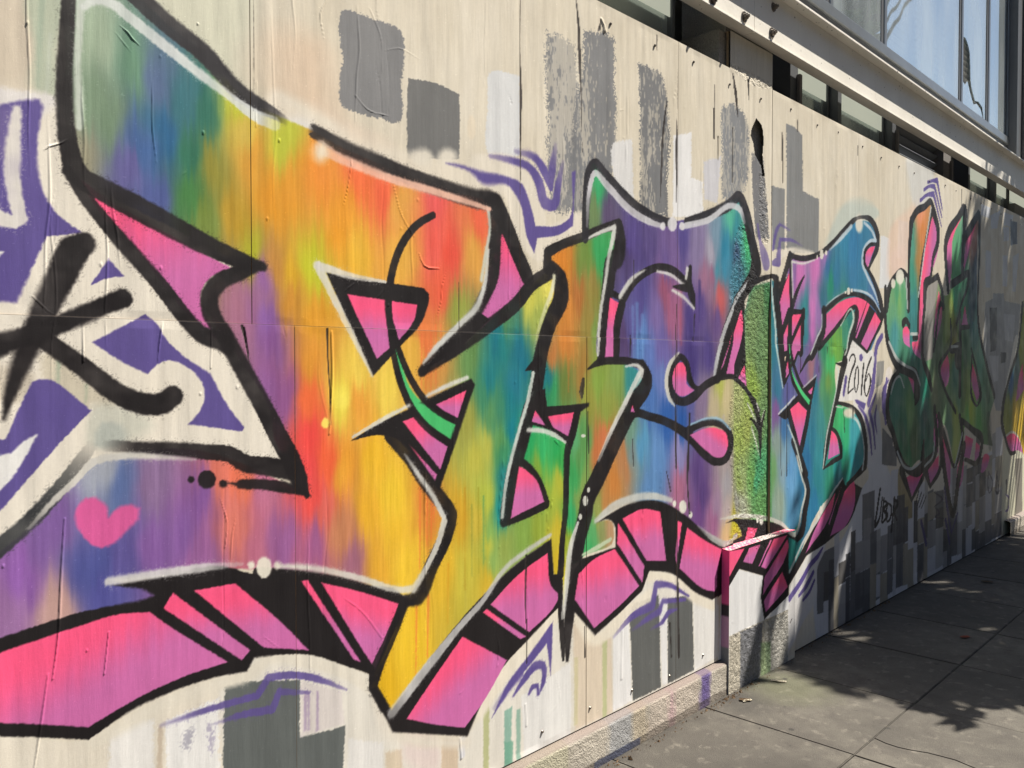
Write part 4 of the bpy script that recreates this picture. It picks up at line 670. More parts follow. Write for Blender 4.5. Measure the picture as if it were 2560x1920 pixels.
p|247,86,130|2.5|100|0|240,90,130,0,1|3444,648! 3657,632! 3518,524! 3445,510!
p|215,100,150|2.5|100|0|190,105,160,0,1|3707,628! 3818,627! 3738,545! 3646,571!
p|225,120,165|2.5|100|0|203,106,166,0,1|3925,634! 3939,630! 3811,520! 3802,523!
p|247,86,130|2.5|100|0|203,106,166,0,1|3961,633! 4112,630! 3882,495! 3829,515!
p|247,86,130|2.5|100|0|203,106,166,0,1|4112,610! 4127,575 4066,493! 3848,371! 3865,456!
p|247,86,130|2.5|100|0|203,106,166,0.3,1|4053,449! 4121,360! 3881,278! 3858,339!
s|27,23,25|4|100|0||3663,2155,36 3722,2090,47 3765,2017,62 3781,1969,65 3758,1927,43 3683,1877,35
s|27,23,25|4|100|0||3691,1890,39 3810,1927,28 3920,1951,22
s|27,23,25|3|100|0||3772,1329,30 3690,1389,17 3758,1323,27 3802,1255,41 3822,1175,39 3828,1100,23 3829,1038,5
s|27,23,25|3|100|0||3879,1283,6 3854,1249,27 3824,1204,39
s|27,23,25|3|100|0||3725,1254,7 3776,1227,21 3816,1188,28
s|205,208,190|3.5|94|0||3699,1324,10 3750,1274,12 3785,1235,9
s|205,208,190|3.5|94|0||3742,1209,9 3777,1149,12 3813,1072,6
s|205,208,190|3.5|94|0||3867,1285,6 3833,1233,8
s|70,130,90|8|100|0||3717,1867,18,40 3827,1903,17,50 3898,1916,13,40
f|27,23,25|3|100|0||4816,857! 4847,815 4950,814 5105,768! 4955,615 4882,575! 4578,513! 4341,486! 4138,365! 4125,416! 4402,605
p|247,86,130|2.5|100|0|203,106,166,0,1|4716,785! 4666,686 4555,601! 4331,501! 4477,640
p|247,86,130|2.5|100|0|203,106,166,0,1|4793,806! 4633,609! 4622,620!
p|247,86,130|2.5|100|0|203,106,166,0,1|4977,822 4841,776! 4646,545! 4882,584 4992,690
s|205,206,200|3.5|94|0||4810,856,11 4642,770,16 4477,659,19 4319,580,19 4141,435,18
f|224,222,210|3|95|0||4564,732 4562,726 4556,723 4549,724 4542,728 4540,735 4542,740 4548,743 4556,742 4562,738
f|224,222,210|3|95|0||4542,706 4538,692 4527,685 4513,687 4502,697 4497,712 4501,726 4512,733 4526,731 4537,721
f|224,222,210|3|95|0||4505,674 4503,666 4497,662 4489,663 4483,669 4481,677 4483,684 4489,688 4496,687 4502,682
f|27,23,25|2|100|0||3998,1885! 4119,1988! 4142,1799! 4291,1802! 4274,1627 4234,1573! 4166,1515! 4081,1416! 4053,1399! 4012,1570 4002,1622
p|247,86,130|2.5|100|0|203,106,166,0,1|4110,1983! 4118,1798! 4020,1669! 3997,1813! 4054,1910
p|247,86,130|2.5|100|0|203,106,166,0,1|4104,1724! 4097,1585! 4036,1574! 4021,1627!
p|247,86,130|2.5|100|0|203,106,166,0,1|4152,1769! 4271,1778! 4145,1625!
p|247,86,130|2.5|100|0|203,106,166,0,1|4272,1743! 4244,1582 4215,1572 4171,1524! 4140,1602 4145,1612!
f|240,214,185|2|100|0||4041,1545! 4077,1554! 4056,1498!
p|247,86,130|2.5|100|0|203,106,166,0,1|4098,1532! 4113,1467! 4076,1442! 4070,1467!
s|27,23,25|2|100|0||3924,1951,23 3970,1934,55 3963,1875,66 3981,1791,66 4001,1707,66 4016,1644,67 4024,1570,66 4052,1463,57 4058,1399,11
s|195,212,205|3.5|94|0||3914,1922,14 3930,1831,16 3965,1664,16 3965,1629,16 3995,1528,16 4043,1394,9
s|27,23,25|2|100|0||4118,2070,50! 4071,1993,45 4021,1912,40 4003,1877,21
s|27,23,25|2|100|0||4118,2074,28 4226,2067,32 4368,2085,31 4507,2125,32 4639,2185,36 4789,2268,39 4933,2348,36 4995,2373,20,60 5098,2391,23,90 5177,2391,41 5266,2355,57 5316,2297,71 5306,2233,62 5250,2171,39 5161,2081,21
s|27,23,25|2|100|0||4125,2067,50 4126,1971,35 4142,1799,41
s|214,214,206|3.5|94|0||4142,2042,13! 4266,2043,12 4416,2076,7
s|214,214,206|3.5|94|0||4142,2042,16 4149,1930,12 4156,1821,8
s|190,205,210|3.5|94|0||4606,2149,8 4754,2225,26 4909,2315,27
s|190,203,210|3.5|94|0||5099,2358,21 5219,2322,22 5282,2272,28! 5167,2250,19 5090,2186,32 5079,2115,36 5132,2059,26 5242,1980,24 5372,1866,13
s|27,23,25|2|100|0||5306,2251,22 5174,2230,23 5106,2173,35 5107,2118,33 5169,2080,31 5275,2008,46 5368,1910,65 5406,1833,71! 5386,1774,34 5263,1677,30 5158,1583,27! 5052,1631,27 4934,1659,24
p|247,86,130|2.5|100|0|203,106,166,0,1|5269,2235! 5195,2222 5123,2175 5117,2129 5158,2097!
f|27,23,25|2|100|0||5123,1897! 5407,1791! 5158,1573! 4931,1660!
p|247,86,130|2.5|100|0|203,106,166,0,1|4569,1789! 4704,1850 4882,1896 5032,1907 5150,1893! 4964,1670! 4985,1740 5011,1826! 4957,1858! 4764,1766 4484,1611! 4548,1702
p|247,86,130|2.5|100|0|203,106,166,0,1|5156,1888! 5197,1875! 5000,1666! 4984,1670!
p|247,86,130|2.5|100|0|203,106,166,0,1|5280,1833! 5379,1782! 5157,1598! 5064,1637!
s|27,23,25|2|100|0||4537,1804,36! 4646,1851,39 4797,1905,32 4943,1925,29 5110,1915,35 5244,1882,44 5392,1814,40
s|185,200,205|3.5|94|0||4568,1838,7 4680,1886,10 4809,1923,6
s|190,203,210|3.5|94|0||4955,1947,15 5096,1946,15 5229,1923,16 5373,1840,7
s|27,23,25|2|100|0||4484,1603,33 4650,1690,30 4800,1772,31 4933,1842,30 4985,1848,29 4999,1815,70 4975,1750,65 4915,1649,67 4867,1570,61 4855,1579,54 4818,1520,67
s|205,215,200|3.5|94|0||4765,1733,7 4933,1827,12 4952,1798,26 4887,1688,17 4828,1570,15 4817,1564,5
s|27,23,25|2|100|0||4537,1809,57 4544,1749,57 4529,1688,58 4464,1631,56 4380,1557,52 4358,1551,34 4236,1461,7
s|200,205,205|3.5|94|0||4513,1784,9 4515,1724,10 4461,1663,12 4368,1566,10
s|27,23,25|1.5|100|0||4152,1786,20 4293,1795,16
s|27,23,25|1.5|100|0||4273,1774,25 4145,1629,25 4126,1598,27
s|27,23,25|1.5|100|0||4113,1785,41 4020,1665,32
s|27,23,25|1.5|100|0||4283,1792,42 4265,1672,32 4247,1565,31 4236,1573,20 4166,1513,22
s|27,23,25|1.5|100|0||4290,1982,10 4228,1922,27 4180,1862,35 4151,1808,38 4128,1733,31
f|27,23,25|2|100|0||4446,1446! 4399,1328! 4372,1320 4278,1377! 4360,1416
p|247,86,130|2.5|100|0|203,106,166,0,1|4403,1392! 4384,1351! 4320,1358!
f|27,23,25|2|100|0||3994,1253! 4103,1237 4122,1267! 4224,1311! 4342,1262! 4383,1329! 4238,1360! 4179,1335 4102,1298
p|247,86,130|2.5|100|0|203,106,166,0,1|4224,1316! 4332,1263! 4238,1066! 4117,1276!
s|27,23,25|1.5|100|0||4372,1329,43 4335,1213,46 4264,1062,50
s|27,23,25|1.5|100|0||4112,1267,44 4162,1177,48 4244,1039,48 4328,924,49
f|76,202,122|2|100|0||4115,1658! 4126,1571 4147,1484 4217,1413 4299,1358 4367,1320! 4352,1289! 4239,1338 4168,1397 4128,1476 4112,1571
s|27,23,25|1.5|100|0||4132,1777,40 4115,1668,34 4101,1614,25 4117,1528,28 4148,1441,29 4218,1369,27 4342,1284,31
s|27,23,25|1.5|100|0||4125,1658,13 4146,1550,28 4196,1471,29 4268,1395,28 4364,1338,27
s|214,214,206|3.5|94|0||4446,1454,5 4360,1420,9 4281,1389,5
s|214,214,206|3.5|94|0||4179,1344,11 4083,1299,10 3997,1262,9
s|196,208,200|3.5|94|0||4103,1202,7 4183,1110,16 4276,947,14
f|224,221,214|3|100|0||4937,1654! 5158,1577! 5251,1598 5273,1557 5255,1469 5190,1336 5152,1281 5073,1304 4958,1302 4716,1300! 4818,1515!
f|93,79,142|2|95|0||5098,1554 5092,1540 5078,1531 5061,1531 5046,1540 5041,1553 5046,1567 5060,1575 5077,1576 5092,1567
s|93,79,142|3|100|0||4844,1433,33 4816,1341,28
s|27,23,25|2|100|0||4688,1520,5 4746,1514,17 4818,1515,37
s|27,23,25|2|100|0||4829,1530,68 4785,1457,69 4740,1362,62 4684,1268,61 4629,1161,62 4575,1037,57 4548,940,24
s|205,215,205|3.5|94|0||4700,1501,8 4735,1482,18 4719,1405,16 4659,1269,15 4583,1107,15 4541,940,11
s|27,23,25|1|100|0||4888,1535,14 4917,1564,12 4967,1567,13 4977,1535,22 4931,1481,20 4883,1403,22 4873,1344,12! 4956,1371,10
s|27,23,25|1|100|0||4994,1486,11 5019,1500,13 5035,1455,19 5024,1380,18 4995,1345,7 4973,1381,19 4977,1441,19 4994,1486,18
s|27,23,25|1|100|0||5109,1513,21 5093,1430,22 5077,1334,21
s|27,23,25|1|100|0||5228,1553,20 5181,1506,21 5138,1429,23 5126,1358,23 5154,1319,9 5198,1357,20 5221,1423,23 5193,1456,9 5148,1414,14
s|27,23,25|2|100|0||4704,1296,20 4835,1281,24 4959,1252,32 5075,1188,52 5133,1098,58 5155,994,63 5151,903,61! 5032,856,38 4877,814,26
f|224,212,190|10|95|0||4985,1227 4968,1210 4925,1201 4871,1203 4828,1216 4812,1234 4828,1250 4870,1259 4923,1257 4967,1245
s|205,214,208|3.5|94|0||4935,1209,24,60 5024,1175,21 5090,1101,16 5133,971,16 5109,881,18
s|214,214,206|3.5|94|0||4705,1274,7 4811,1263,7
p|247,86,130|2.5|100|0|203,106,166,0,1|4650,1143! 4720,1103 4769,1003! 4602,981!
s|27,23,25|1.5|100|0||4640,1156,24 4720,1123,29 4780,1046,40 4789,982,28! 4665,963,33 4550,935,9
f|226,220,204|2|95|0||4457,2093 4455,2086 4449,2081 4442,2080 4436,2084 4434,2091 4436,2098 4442,2103 4449,2103 4455,2100
f|226,220,204|2|95|0||4525,2115 4521,2098 4509,2087 4495,2085 4482,2095 4478,2111 4482,2128 4493,2139 4508,2141 4520,2132
f|226,220,204|2|95|0||4576,2129 4573,2120 4565,2114 4555,2113 4546,2118 4543,2126 4546,2135 4554,2141 4564,2142 4573,2138
f|226,220,204|2|95|0||4843,1927 4841,1922 4836,1918 4829,1917 4824,1920 4822,1926 4824,1932 4829,1936 4836,1936 4841,1933
f|226,220,204|2|95|0||4899,1938 4895,1925 4883,1916 4868,1915 4855,1922 4851,1935 4855,1949 4867,1957 4882,1958 4894,1951
f|226,220,204|2|95|0||4934,1944 4932,1937 4926,1932 4918,1931 4912,1935 4909,1943 4911,1950 4917,1955 4925,1956 4931,1952
p|247,86,130|2.5|100|0|203,106,166,-1,0.3|6365,2571! 6491,2425 6325,2152 6186,2054 6167,1865 6186,1539! 6061,1677 6068,1746 6088,1898 6114,2136 6211,2377
p|247,86,130|2.5|100|0|203,106,166,0,1|6496,2039! 6576,1922 6399,1612! 6427,1877
p|247,86,130|2.5|100|0|203,106,166,0,1|7014,2636! 6794,2427 6783,2188 6717,2071! 6638,2330 6654,2424
p|247,86,130|2.5|100|0|203,106,166,0,1|7391,2630! 7219,2400 7074,2211! 7086,2425
f|150,146,138|4|100|0||6204,2044! 6493,2123! 6407,1914 6383,1558! 6187,1528! 6192,1903
p|247,86,130|2.5|100|0|203,106,166,0,1|5774,1737 5828,1764 5893,1747 5903,1685 5913,1623! 5784,1671
p|247,86,130|2.5|100|0|203,106,166,0,1|5945,1663! 6078,1672! 6134,1545! 5963,1618
p|247,86,130|2.5|100|0|203,106,166,0,1|7127,1973! 7210,1820! 7047,1814!
p|247,86,130|2.5|100|0|203,106,166,0,1|6706,1585! 6747,1535 6733,1379 6656,1337! 6554,1467
p|247,86,130|2.5|100|0|203,106,166,0,1|7323,1537! 7545,1264 7476,1211! 7331,1363
p|247,86,130|2.5|100|0|203,106,166,0,1|5759,1460! 5871,1437 6006,1304! 6073,1320 6071,1372 5969,1425
p|247,86,130|2.5|100|0|203,106,166,0,1|6212,767! 6538,854! 6563,711! 6359,652!
p|247,86,130|2.5|100|0|203,106,166,0,1|5827,752! 6176,800! 6196,710! 5995,609!
p|247,86,130|2.5|100|0|203,106,166,0,1|6549,1080! 6817,775 6805,554! 6619,761
p|247,86,130|2.5|100|0|203,106,166,0,1|7131,814 7117,618 6970,549 6984,729
p|247,86,130|2.5|100|0|203,106,166,0,1|7168,963! 7396,915! 7311,767! 7153,793!
p|247,86,130|2.5|100|0|203,106,166,0,1|7467,890! 7637,831! 7567,774 7427,730!
p|247,86,130|2.5|100|0|203,106,166,0,1|6433,1183! 6538,866! 6461,896
p|247,86,130|2.5|100|0|203,106,166,0,1|6413,1215! 6608,1048! 6437,1058!
p|247,86,130|2.5|100|0|203,106,166,0,1|7689,764 7865,729 7793,657 7621,631
p|247,86,130|2.5|100|0|203,106,166,0,1|8368,868! 8598,892 8843,815 9008,677! 8787,725 8549,712!
p|247,86,130|2.5|100|0|203,106,166,0,1|8929,1518! 9003,1281! 8822,1207! 8702,1172! 8811,1401
s|27,23,25|2|100|0||5475,1868,69 5516,1982,67 5617,2075,42 5754,2123,36 5851,2070,76 5873,1888,50 5873,1892,39
s|27,23,25|2|100|0||5457,1993,45 5455,1834,45 5480,1702,59 5557,1591,71 5664,1516,78 5853,1471,67 6036,1424,98 6060,1314,127 6025,1245,29
s|27,23,25|2|100|0||5696,1461,43 5562,1397,49 5506,1274,63 5540,1138,68 5585,1097,64 5696,953,70 5825,842,56 5973,783,50 6159,802,98 6205,974,42
s|27,23,25|2|100|0||5919,2473,67 6000,2540,56 6168,2597,51 6323,2647,49 6368,2589,82 6465,2470,76 6467,2404,69 6362,2256,48 6312,2122,43 6207,2061,95 6192,1903,53 6169,1807,54 6177,1545,52 6296,1427,79 6354,1337,48
s|27,23,25|2|100|0||6328,2584,53 6211,2377,39 6097,2134,34 6071,1897,35 6060,1729,35
s|27,23,25|2|100|0||5912,2462,80 5877,2257,42 5881,1888,34
s|27,23,25|2|100|0||6221,2067,35 6473,2145,50! 6572,2031,54 6595,1923,46 6575,1945,39 6399,1612,39
s|27,23,25|2|100|0||7054,2704,81! 6909,2610,66 6711,2486,88 6636,2392,79 6651,2239,70 6708,2058,60
s|27,23,25|2|100|0||7097,2685,120 7091,2568,75 7046,2370,65 7052,2209,84
s|27,23,25|2|100|0||7462,2719,65 7234,2572,89 7106,2473,71 7051,2241,49
s|27,23,25|2|100|0||7481,2708,73 7494,2413,56 7467,1966,56 7469,1923,51 7702,1552,58 7996,1245,59
s|27,23,25|2|100|0||6786,2106,64 6990,2165,62 7227,2209,60 7166,2088,40 7061,2002,37 6920,1822,39
s|27,23,25|2|100|0||6776,1842,36 6782,1667,30 6516,1486,38 6656,1330,40 6925,1152,37
s|27,23,25|2|100|0||6784,1623,58 6991,1616,103 6972,1561,180
s|27,23,25|2|100|0||7001,1902,66 7024,1581,83 7025,1290,83
s|27,23,25|2|100|0||7048,1795,41 7244,1808,34
s|27,23,25|2|100|0||7308,1637,26 7466,1435,47 7570,1249,74 7501,1183,12 7335,1256,50 7321,1583,27
s|27,23,25|2|100|0||7077,1079,51 7370,991,57 7634,879,93 7568,746,51 7176,770,34
s|27,23,25|2|100|0||6432,1201,57 6480,895,69 6229,795,107! 6360,644,31! 6580,764,57 6549,1074,59
s|27,23,25|2|100|0||6528,1136,72 6752,888,61 6900,743,36 7102,980,65 7032,1114,58
s|27,23,25|2|100|0||5778,813,85 5979,593,30! 6196,728,51
s|27,23,25|2|100|0||6571,1011,69 6722,626,87 6893,384,70 7009,629,103 7150,879,79
s|27,23,25|2|100|0||8899,2064,70 8766,1672,61 8401,1331,52 8270,1149,81 8251,986,82 8339,885,57 8548,718,47 8727,712,31
s|27,23,25|2|100|0||5922,811,43 5777,841,35
s|27,23,25|2|100|0||5780,1782,61 5827,1806,44 5893,1769,47
s|27,23,25|2|100|0||5977,1692,42 6061,1694,28
s|190,196,190|2|94|0||5927,1716,23 6051,1720,23
s|190,196,190|2|94|0||6803,1645,25 6968,1651,19
s|190,196,190|2|94|0||5525,1655,20 5648,1559,30 5836,1504,20 6035,1458,22 6123,1371,20
s|190,196,190|2|94|0||5696,942,20 5809,844,23 5972,807,20 6157,837,14
s|190,196,190|2|94|0||5564,1326,17 5637,1412,21 5728,1433,15 5809,1359,13
s|190,196,190|2|94|0||5827,2080,25 5857,1887,22
s|190,196,190|2|94|0||6309,2611,25 6211,2377,22 6060,1975,19
s|190,196,190|2|94|0||6229,801,19 6425,875,26 6441,959,19
s|190,196,190|2|94|0||6920,747,25 7102,980,26
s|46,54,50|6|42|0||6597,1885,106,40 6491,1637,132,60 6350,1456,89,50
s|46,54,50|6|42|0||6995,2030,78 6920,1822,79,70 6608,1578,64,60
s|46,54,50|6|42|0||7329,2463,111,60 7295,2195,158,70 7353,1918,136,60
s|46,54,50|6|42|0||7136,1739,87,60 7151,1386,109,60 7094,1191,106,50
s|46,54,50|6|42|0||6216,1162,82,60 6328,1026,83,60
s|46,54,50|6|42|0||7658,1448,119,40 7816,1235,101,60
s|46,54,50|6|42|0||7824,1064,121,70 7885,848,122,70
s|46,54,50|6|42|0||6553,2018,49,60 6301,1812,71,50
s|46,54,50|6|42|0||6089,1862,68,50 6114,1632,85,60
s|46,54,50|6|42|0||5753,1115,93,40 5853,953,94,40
f|226,222,205|8|95|0||5787,2088 5773,2058 5734,2037 5687,2034 5648,2049 5633,2076 5646,2106 5684,2127 5731,2131 5771,2116
f|226,222,205|6|95|0||5626,2032 5620,2013 5601,2000 5578,1998 5559,2009 5552,2027 5558,2047 5576,2060 5599,2061 5618,2051
s|27,23,25|1|100|0||6110,640,16 6055,556,14
s|27,23,25|1|100|0||6163,622,15 6093,542,13
s|27,23,25|1|100|0||6216,605,14 6131,528,13
s|27,23,25|1|100|0||6270,587,13 6170,514,12
s|27,23,25|1|100|0||5396,729,25 5354,615,28 5323,508,31 5378,538,24 5432,670,20
s|27,23,25|1|100|0||5461,660,26 5430,526,29
s|27,23,25|1|100|0||5455,654,9 5514,626,26 5457,594,25 5528,550,30 5442,513,16
s|27,23,25|1|100|0||5532,626,10 5592,597,24 5576,522,24 5523,508,13 5498,565,27 5532,623,20
s|27,23,25|1|100|0||5645,645,28 5597,437,27
s|27,23,25|1|100|0||5639,639,13 5714,604,34 5648,557,28 5692,496,16
s|60,58,70|1.5|100|0||6454,593,7 6627,524,25 6457,489,9
s|60,58,70|1.5|100|0||6476,481,9 6573,426,25 6478,416,10 6672,375,8
s|60,58,70|1.5|100|0||7846,610,30 7820,513,29 7879,429,7 7980,497,23 7846,610,14
s|60,58,70|1.5|100|0||8107,586,32 8089,413,29 8170,404,27 8123,540,22
s|60,58,70|1.5|100|0||8416,482,28 8422,376,26
s|93,79,142|1.5|100|0||8394,364,12 8512,305,30 8487,217,33 8396,212,15
s|232,228,218|1|30|0||560,1614,2 900,1614,3 1120,1613,2,40 1500,1614,2 2080,1613,3 2600,1613,2,60 3000,1613,3 3500,1612,2,50
s|232,228,218|1|38|0||3960,1613,3 4480,1612,3,70
m|0,0,0|4|100|0||3627,2186 3695,2058 3764,1920 3738,1924! 3648,1837 3633,1765 3639,1837 3911,1928! 3929,733! 3939,663 3457,663! 3549,776 3549,784 3541,1415 3652,1542 3634,1701 3521,1759 3534,2010 3549,2091
m|0,0,0|4|100|0||3517,243! 3725,243! 4128,240! 4137,-311! 3510,-121!
m|0,0,0|4|100|0||3782,2439! 3825,2450! 3862,2312! 3882,2108! 3812,2101! 3784,2281
m|0,0,0|4|100|0||3482,2896! 3783,2899 3931,2902! 3931,2876! 3783,2848 3524,2874
s|48,42,40|1|92|0||2088,2738,2 2086,2568,3 2090,2468,12 2091,2389,13 2090,2343,8 2090,2088,3
h|0,0,0|2|-25|0||2088,2738,2 2086,2568,3 2090,2468,12 2091,2389,13 2090,2343,8 2090,2088,3
s|48,42,40|1|92|0||2387,2831,6 2400,2744,14 2407,2606,16 2415,2498,5 2421,2290,3
h|0,0,0|2|-25|0||2387,2831,6 2400,2744,14 2407,2606,16 2415,2498,5 2421,2290,3
s|48,42,40|1|92|0||2981,2601,5 2956,2485,17 2939,2281,11 2931,2177,4
h|0,0,0|2|-25|0||2981,2601,5 2956,2485,17 2939,2281,11 2931,2177,4
s|48,42,40|1|92|0||3055,2850,4 3055,2547,5 3052,2441,16 3053,2278,12 3054,2194,4
h|0,0,0|2|-25|0||3055,2850,4 3055,2547,5 3052,2441,16 3053,2278,12 3054,2194,4
s|48,42,40|1|92|0||3524,2847,10 3548,2775,29 3573,2664,7
h|0,0,0|2|-25|0||3524,2847,10 3548,2775,29 3573,2664,7
s|48,42,40|1|92|0||3668,2851,17 3677,2766,7
h|0,0,0|2|-25|0||3668,2851,17 3677,2766,7
s|48,42,40|1|92|0||3359,2761,6 3358,2521,9
h|0,0,0|2|-25|0||3359,2761,6 3358,2521,9
s|48,42,40|1|92|0||3394,2536,7 3395,2430,7
h|0,0,0|2|-25|0||3394,2536,7 3395,2430,7
s|48,42,40|1|92|0||3524,2600,6 3522,2352,8
h|0,0,0|2|-25|0||3524,2600,6 3522,2352,8
s|48,42,40|1|92|0||2532,2806,3 2523,2766,16 2514,2758,3
h|0,0,0|2|-25|0||2532,2806,3 2523,2766,16 2514,2758,3
s|48,42,40|1|92|0||2746,1923,5 2744,1803,6
h|0,0,0|2|-25|0||2746,1923,5 2744,1803,6
s|48,42,40|1|92|0||3199,1730,8 3189,1612,5
h|0,0,0|2|-25|0||3199,1730,8 3189,1612,5
s|48,42,40|1|92|0||3058,1766,5 3050,1538,7 3048,1338,10 3054,1073,13
h|0,0,0|2|-25|0||3058,1766,5 3050,1538,7 3048,1338,10 3054,1073,13
s|48,42,40|1|92|0||3159,1298,11 3150,1101,19 3148,991,11 3165,864,11
h|0,0,0|2|-25|0||3159,1298,11 3150,1101,19 3148,991,11 3165,864,11
s|48,42,40|1|92|0||2980,1065,4 3012,977,9
h|0,0,0|2|-25|0||2980,1065,4 3012,977,9
s|48,42,40|1|92|0||2724,1623,9 2719,1543,5
h|0,0,0|2|-25|0||2724,1623,9 2719,1543,5
s|48,42,40|1|92|0||2738,1215,5 2742,1107,7
h|0,0,0|2|-25|0||2738,1215,5 2742,1107,7
s|48,42,40|1|92|0||2428,1454,20 2418,1410,30 2419,1385,8
h|0,0,0|2|-25|0||2428,1454,20 2418,1410,30 2419,1385,8
s|48,42,40|1|92|0||2454,1334,6 2459,1182,8
h|0,0,0|2|-25|0||2454,1334,6 2459,1182,8
s|48,42,40|1|92|0||2117,853,9 2114,708,10 2116,620,4
h|0,0,0|2|-25|0||2117,853,9 2114,708,10 2116,620,4
s|48,42,40|1|92|0||2120,631,3 2120,478,5
h|0,0,0|2|-25|0||2120,631,3 2120,478,5
s|48,42,40|1|92|0||2438,535,4 2441,420,10
h|0,0,0|2|-25|0||2438,535,4 2441,420,10
s|48,42,40|1|92|0||3065,849,5 3074,550,16 3083,257,16
h|0,0,0|2|-25|0||3065,849,5 3074,550,16 3083,257,16
s|48,42,40|1|92|0||3010,419,10 3024,272,8
h|0,0,0|2|-25|0||3010,419,10 3024,272,8
s|48,42,40|1|92|0||1101,2431,1 1101,2304,2 1100,2151,1
h|0,0,0|2|-25|0||1101,2431,1 1101,2304,2 1100,2151,1
s|48,42,40|1|92|0||1315,1607,8 1317,1528,5 1322,1459,4 1327,1343,2
h|0,0,0|2|-25|0||1315,1607,8 1317,1528,5 1322,1459,4 1327,1343,2
s|48,42,40|1|92|0||1067,1603,6 1078,1535,4
h|0,0,0|2|-25|0||1067,1603,6 1078,1535,4
s|48,42,40|1|92|0||1062,1607,9 1071,1569,6 1080,1518,3
h|0,0,0|2|-25|0||1062,1607,9 1071,1569,6 1080,1518,3
s|48,42,40|1|92|0||4093,1415,6 4094,1225,8 4096,938,8
h|0,0,0|2|-25|0||4093,1415,6 4094,1225,8 4096,938,8
s|48,42,40|1|92|0||4027,1245,4 4025,1065,7 4032,944,5
h|0,0,0|2|-25|0||4027,1245,4 4025,1065,7 4032,944,5
s|48,42,40|1|92|0||4249,1595,6 4246,1471,10
h|0,0,0|2|-25|0||4249,1595,6 4246,1471,10
s|48,42,40|1|92|0||4815,1258,7 4833,1121,10
h|0,0,0|2|-25|0||4815,1258,7 4833,1121,10
s|48,42,40|1|92|0||4952,1268,13 4952,1129,5
h|0,0,0|2|-25|0||4952,1268,13 4952,1129,5
s|48,42,40|1|92|0||4996,1031,6 4997,996,5
h|0,0,0|2|-25|0||4996,1031,6 4997,996,5
s|48,42,40|1|92|0||4468,1603,6 4476,1469,5
h|0,0,0|2|-25|0||4468,1603,6 4476,1469,5
s|48,42,40|1|92|0||4584,1604,9 4582,1548,3
h|0,0,0|2|-25|0||4584,1604,9 4582,1548,3
s|48,42,40|1|92|0||4810,1603,9 4817,1564,5
h|0,0,0|2|-25|0||4810,1603,9 4817,1564,5
s|48,42,40|1|92|0||4992,2789,15 4986,2738,10
h|0,0,0|2|-25|0||4992,2789,15 4986,2738,10
s|48,42,40|1|92|0||4024,2667,7 4028,2431,9
h|0,0,0|2|-25|0||4024,2667,7 4028,2431,9
s|48,42,40|1|92|0||7008,2833,25 7012,2719,17
h|0,0,0|2|-25|0||7008,2833,25 7012,2719,17
s|48,42,40|1|92|0||4170,177,7 4155,163,7
h|0,0,0|2|-25|0||4170,177,7 4155,163,7
s|48,42,40|1|92|0||4019,2677,6 4021,2538,7
h|0,0,0|2|-25|0||4019,2677,6 4021,2538,7
s|48,42,40|1|92|0||4197,2782,5 4190,2719,9
h|0,0,0|2|-25|0||4197,2782,5 4190,2719,9
s|48,42,40|1|92|0||3354,2653,4 3356,2523,4
h|0,0,0|2|-25|0||3354,2653,4 3356,2523,4
s|48,42,40|1|92|0||3392,2533,4 3395,2428,4
h|0,0,0|2|-25|0||3392,2533,4 3395,2428,4
s|48,42,40|1|92|0||1804,1770,2 1807,1606,4
h|0,0,0|2|-12|0||1804,1770,2 1807,1606,4
s|48,42,40|1|92|0||1213,1608,2 1212,1304,2
h|0,0,0|2|-12|0||1213,1608,2 1212,1304,2
s|48,42,40|1|92|0||2905,2849,6 2907,2789,5
h|0,0,0|2|-12|0||2905,2849,6 2907,2789,5
s|48,42,40|1|92|0||2908,2846,4 2907,2788,3
h|0,0,0|2|-12|0||2908,2846,4 2907,2788,3
h|0,0,0|1|25|0||684,1617,3 685,1517,5
h|0,0,0|1|25|0||861,1612,7 852,1557,6 848,1510,3
h|0,0,0|1|28|0||643,1178,5 635,1062,8 626,917,7 615,836,5
h|0,0,0|1|22|0||606,849,5 591,744,8 577,655,5
h|0,0,0|1|20|0||732,911,4 721,818,4
h|0,0,0|1|18|0||981,1600,4 978,1502,4
h|0,0,0|1|35|0||1329,1602,8 1331,1482,10 1321,1320,7
h|0,0,0|1|20|0||844,2165,3 843,2057,5 852,1973,2
h|0,0,0|1|12|0||1464,2520,4 1500,2459,5 1505,2316,4
h|0,0,0|1|15|0||1547,2033,3 1578,1949,4 1623,1894,3
h|0,0,0|1|20|0||1109,2230,2 1106,2114,4
h|0,0,0|1|25|0||2674,468,9 2670,275,13
h|0,0,0|1|14|0||1411,2265,3 1457,2233,4 1529,2232,3
h|0,0,0|1|10|0||1518,2416,2 1567,2436,3 1644,2425,2
h|0,0,0|1|20|0||2116,338,7 2120,260,7
h|0,0,0|1|22|0||1642,1845,4 1662,1811,6 1723,1806,5
h|0,0,0|1|18|0||1000,1181,2 1017,1120,4 1012,1057,4
h|0,0,0|1|14|0||1358,866,2 1426,808,3 1498,714,3
h|0,0,0|1|60|0||2535,2808,15 2556,2770,24 2545,2761,7
h|0,0,0|1|14|0||586,1655,3 631,1615,3 686,1617,2
h|0,0,0|1|12|0||1117,809,2 1156,773,2
h|0,0,0|1|8|0||2268,403,3 2296,303,6 2231,261,4
h|0,0,0|1|30|0||1805,321,6 1812,253,8
h|0,0,0|1|-12|0||3936,927,4 3992,844,5 4069,761,4 4097,806,4 4155,817,3 4190,768,8 4166,692,6"""
TAB = RNG.rand(512, 512).astype(np.float32)
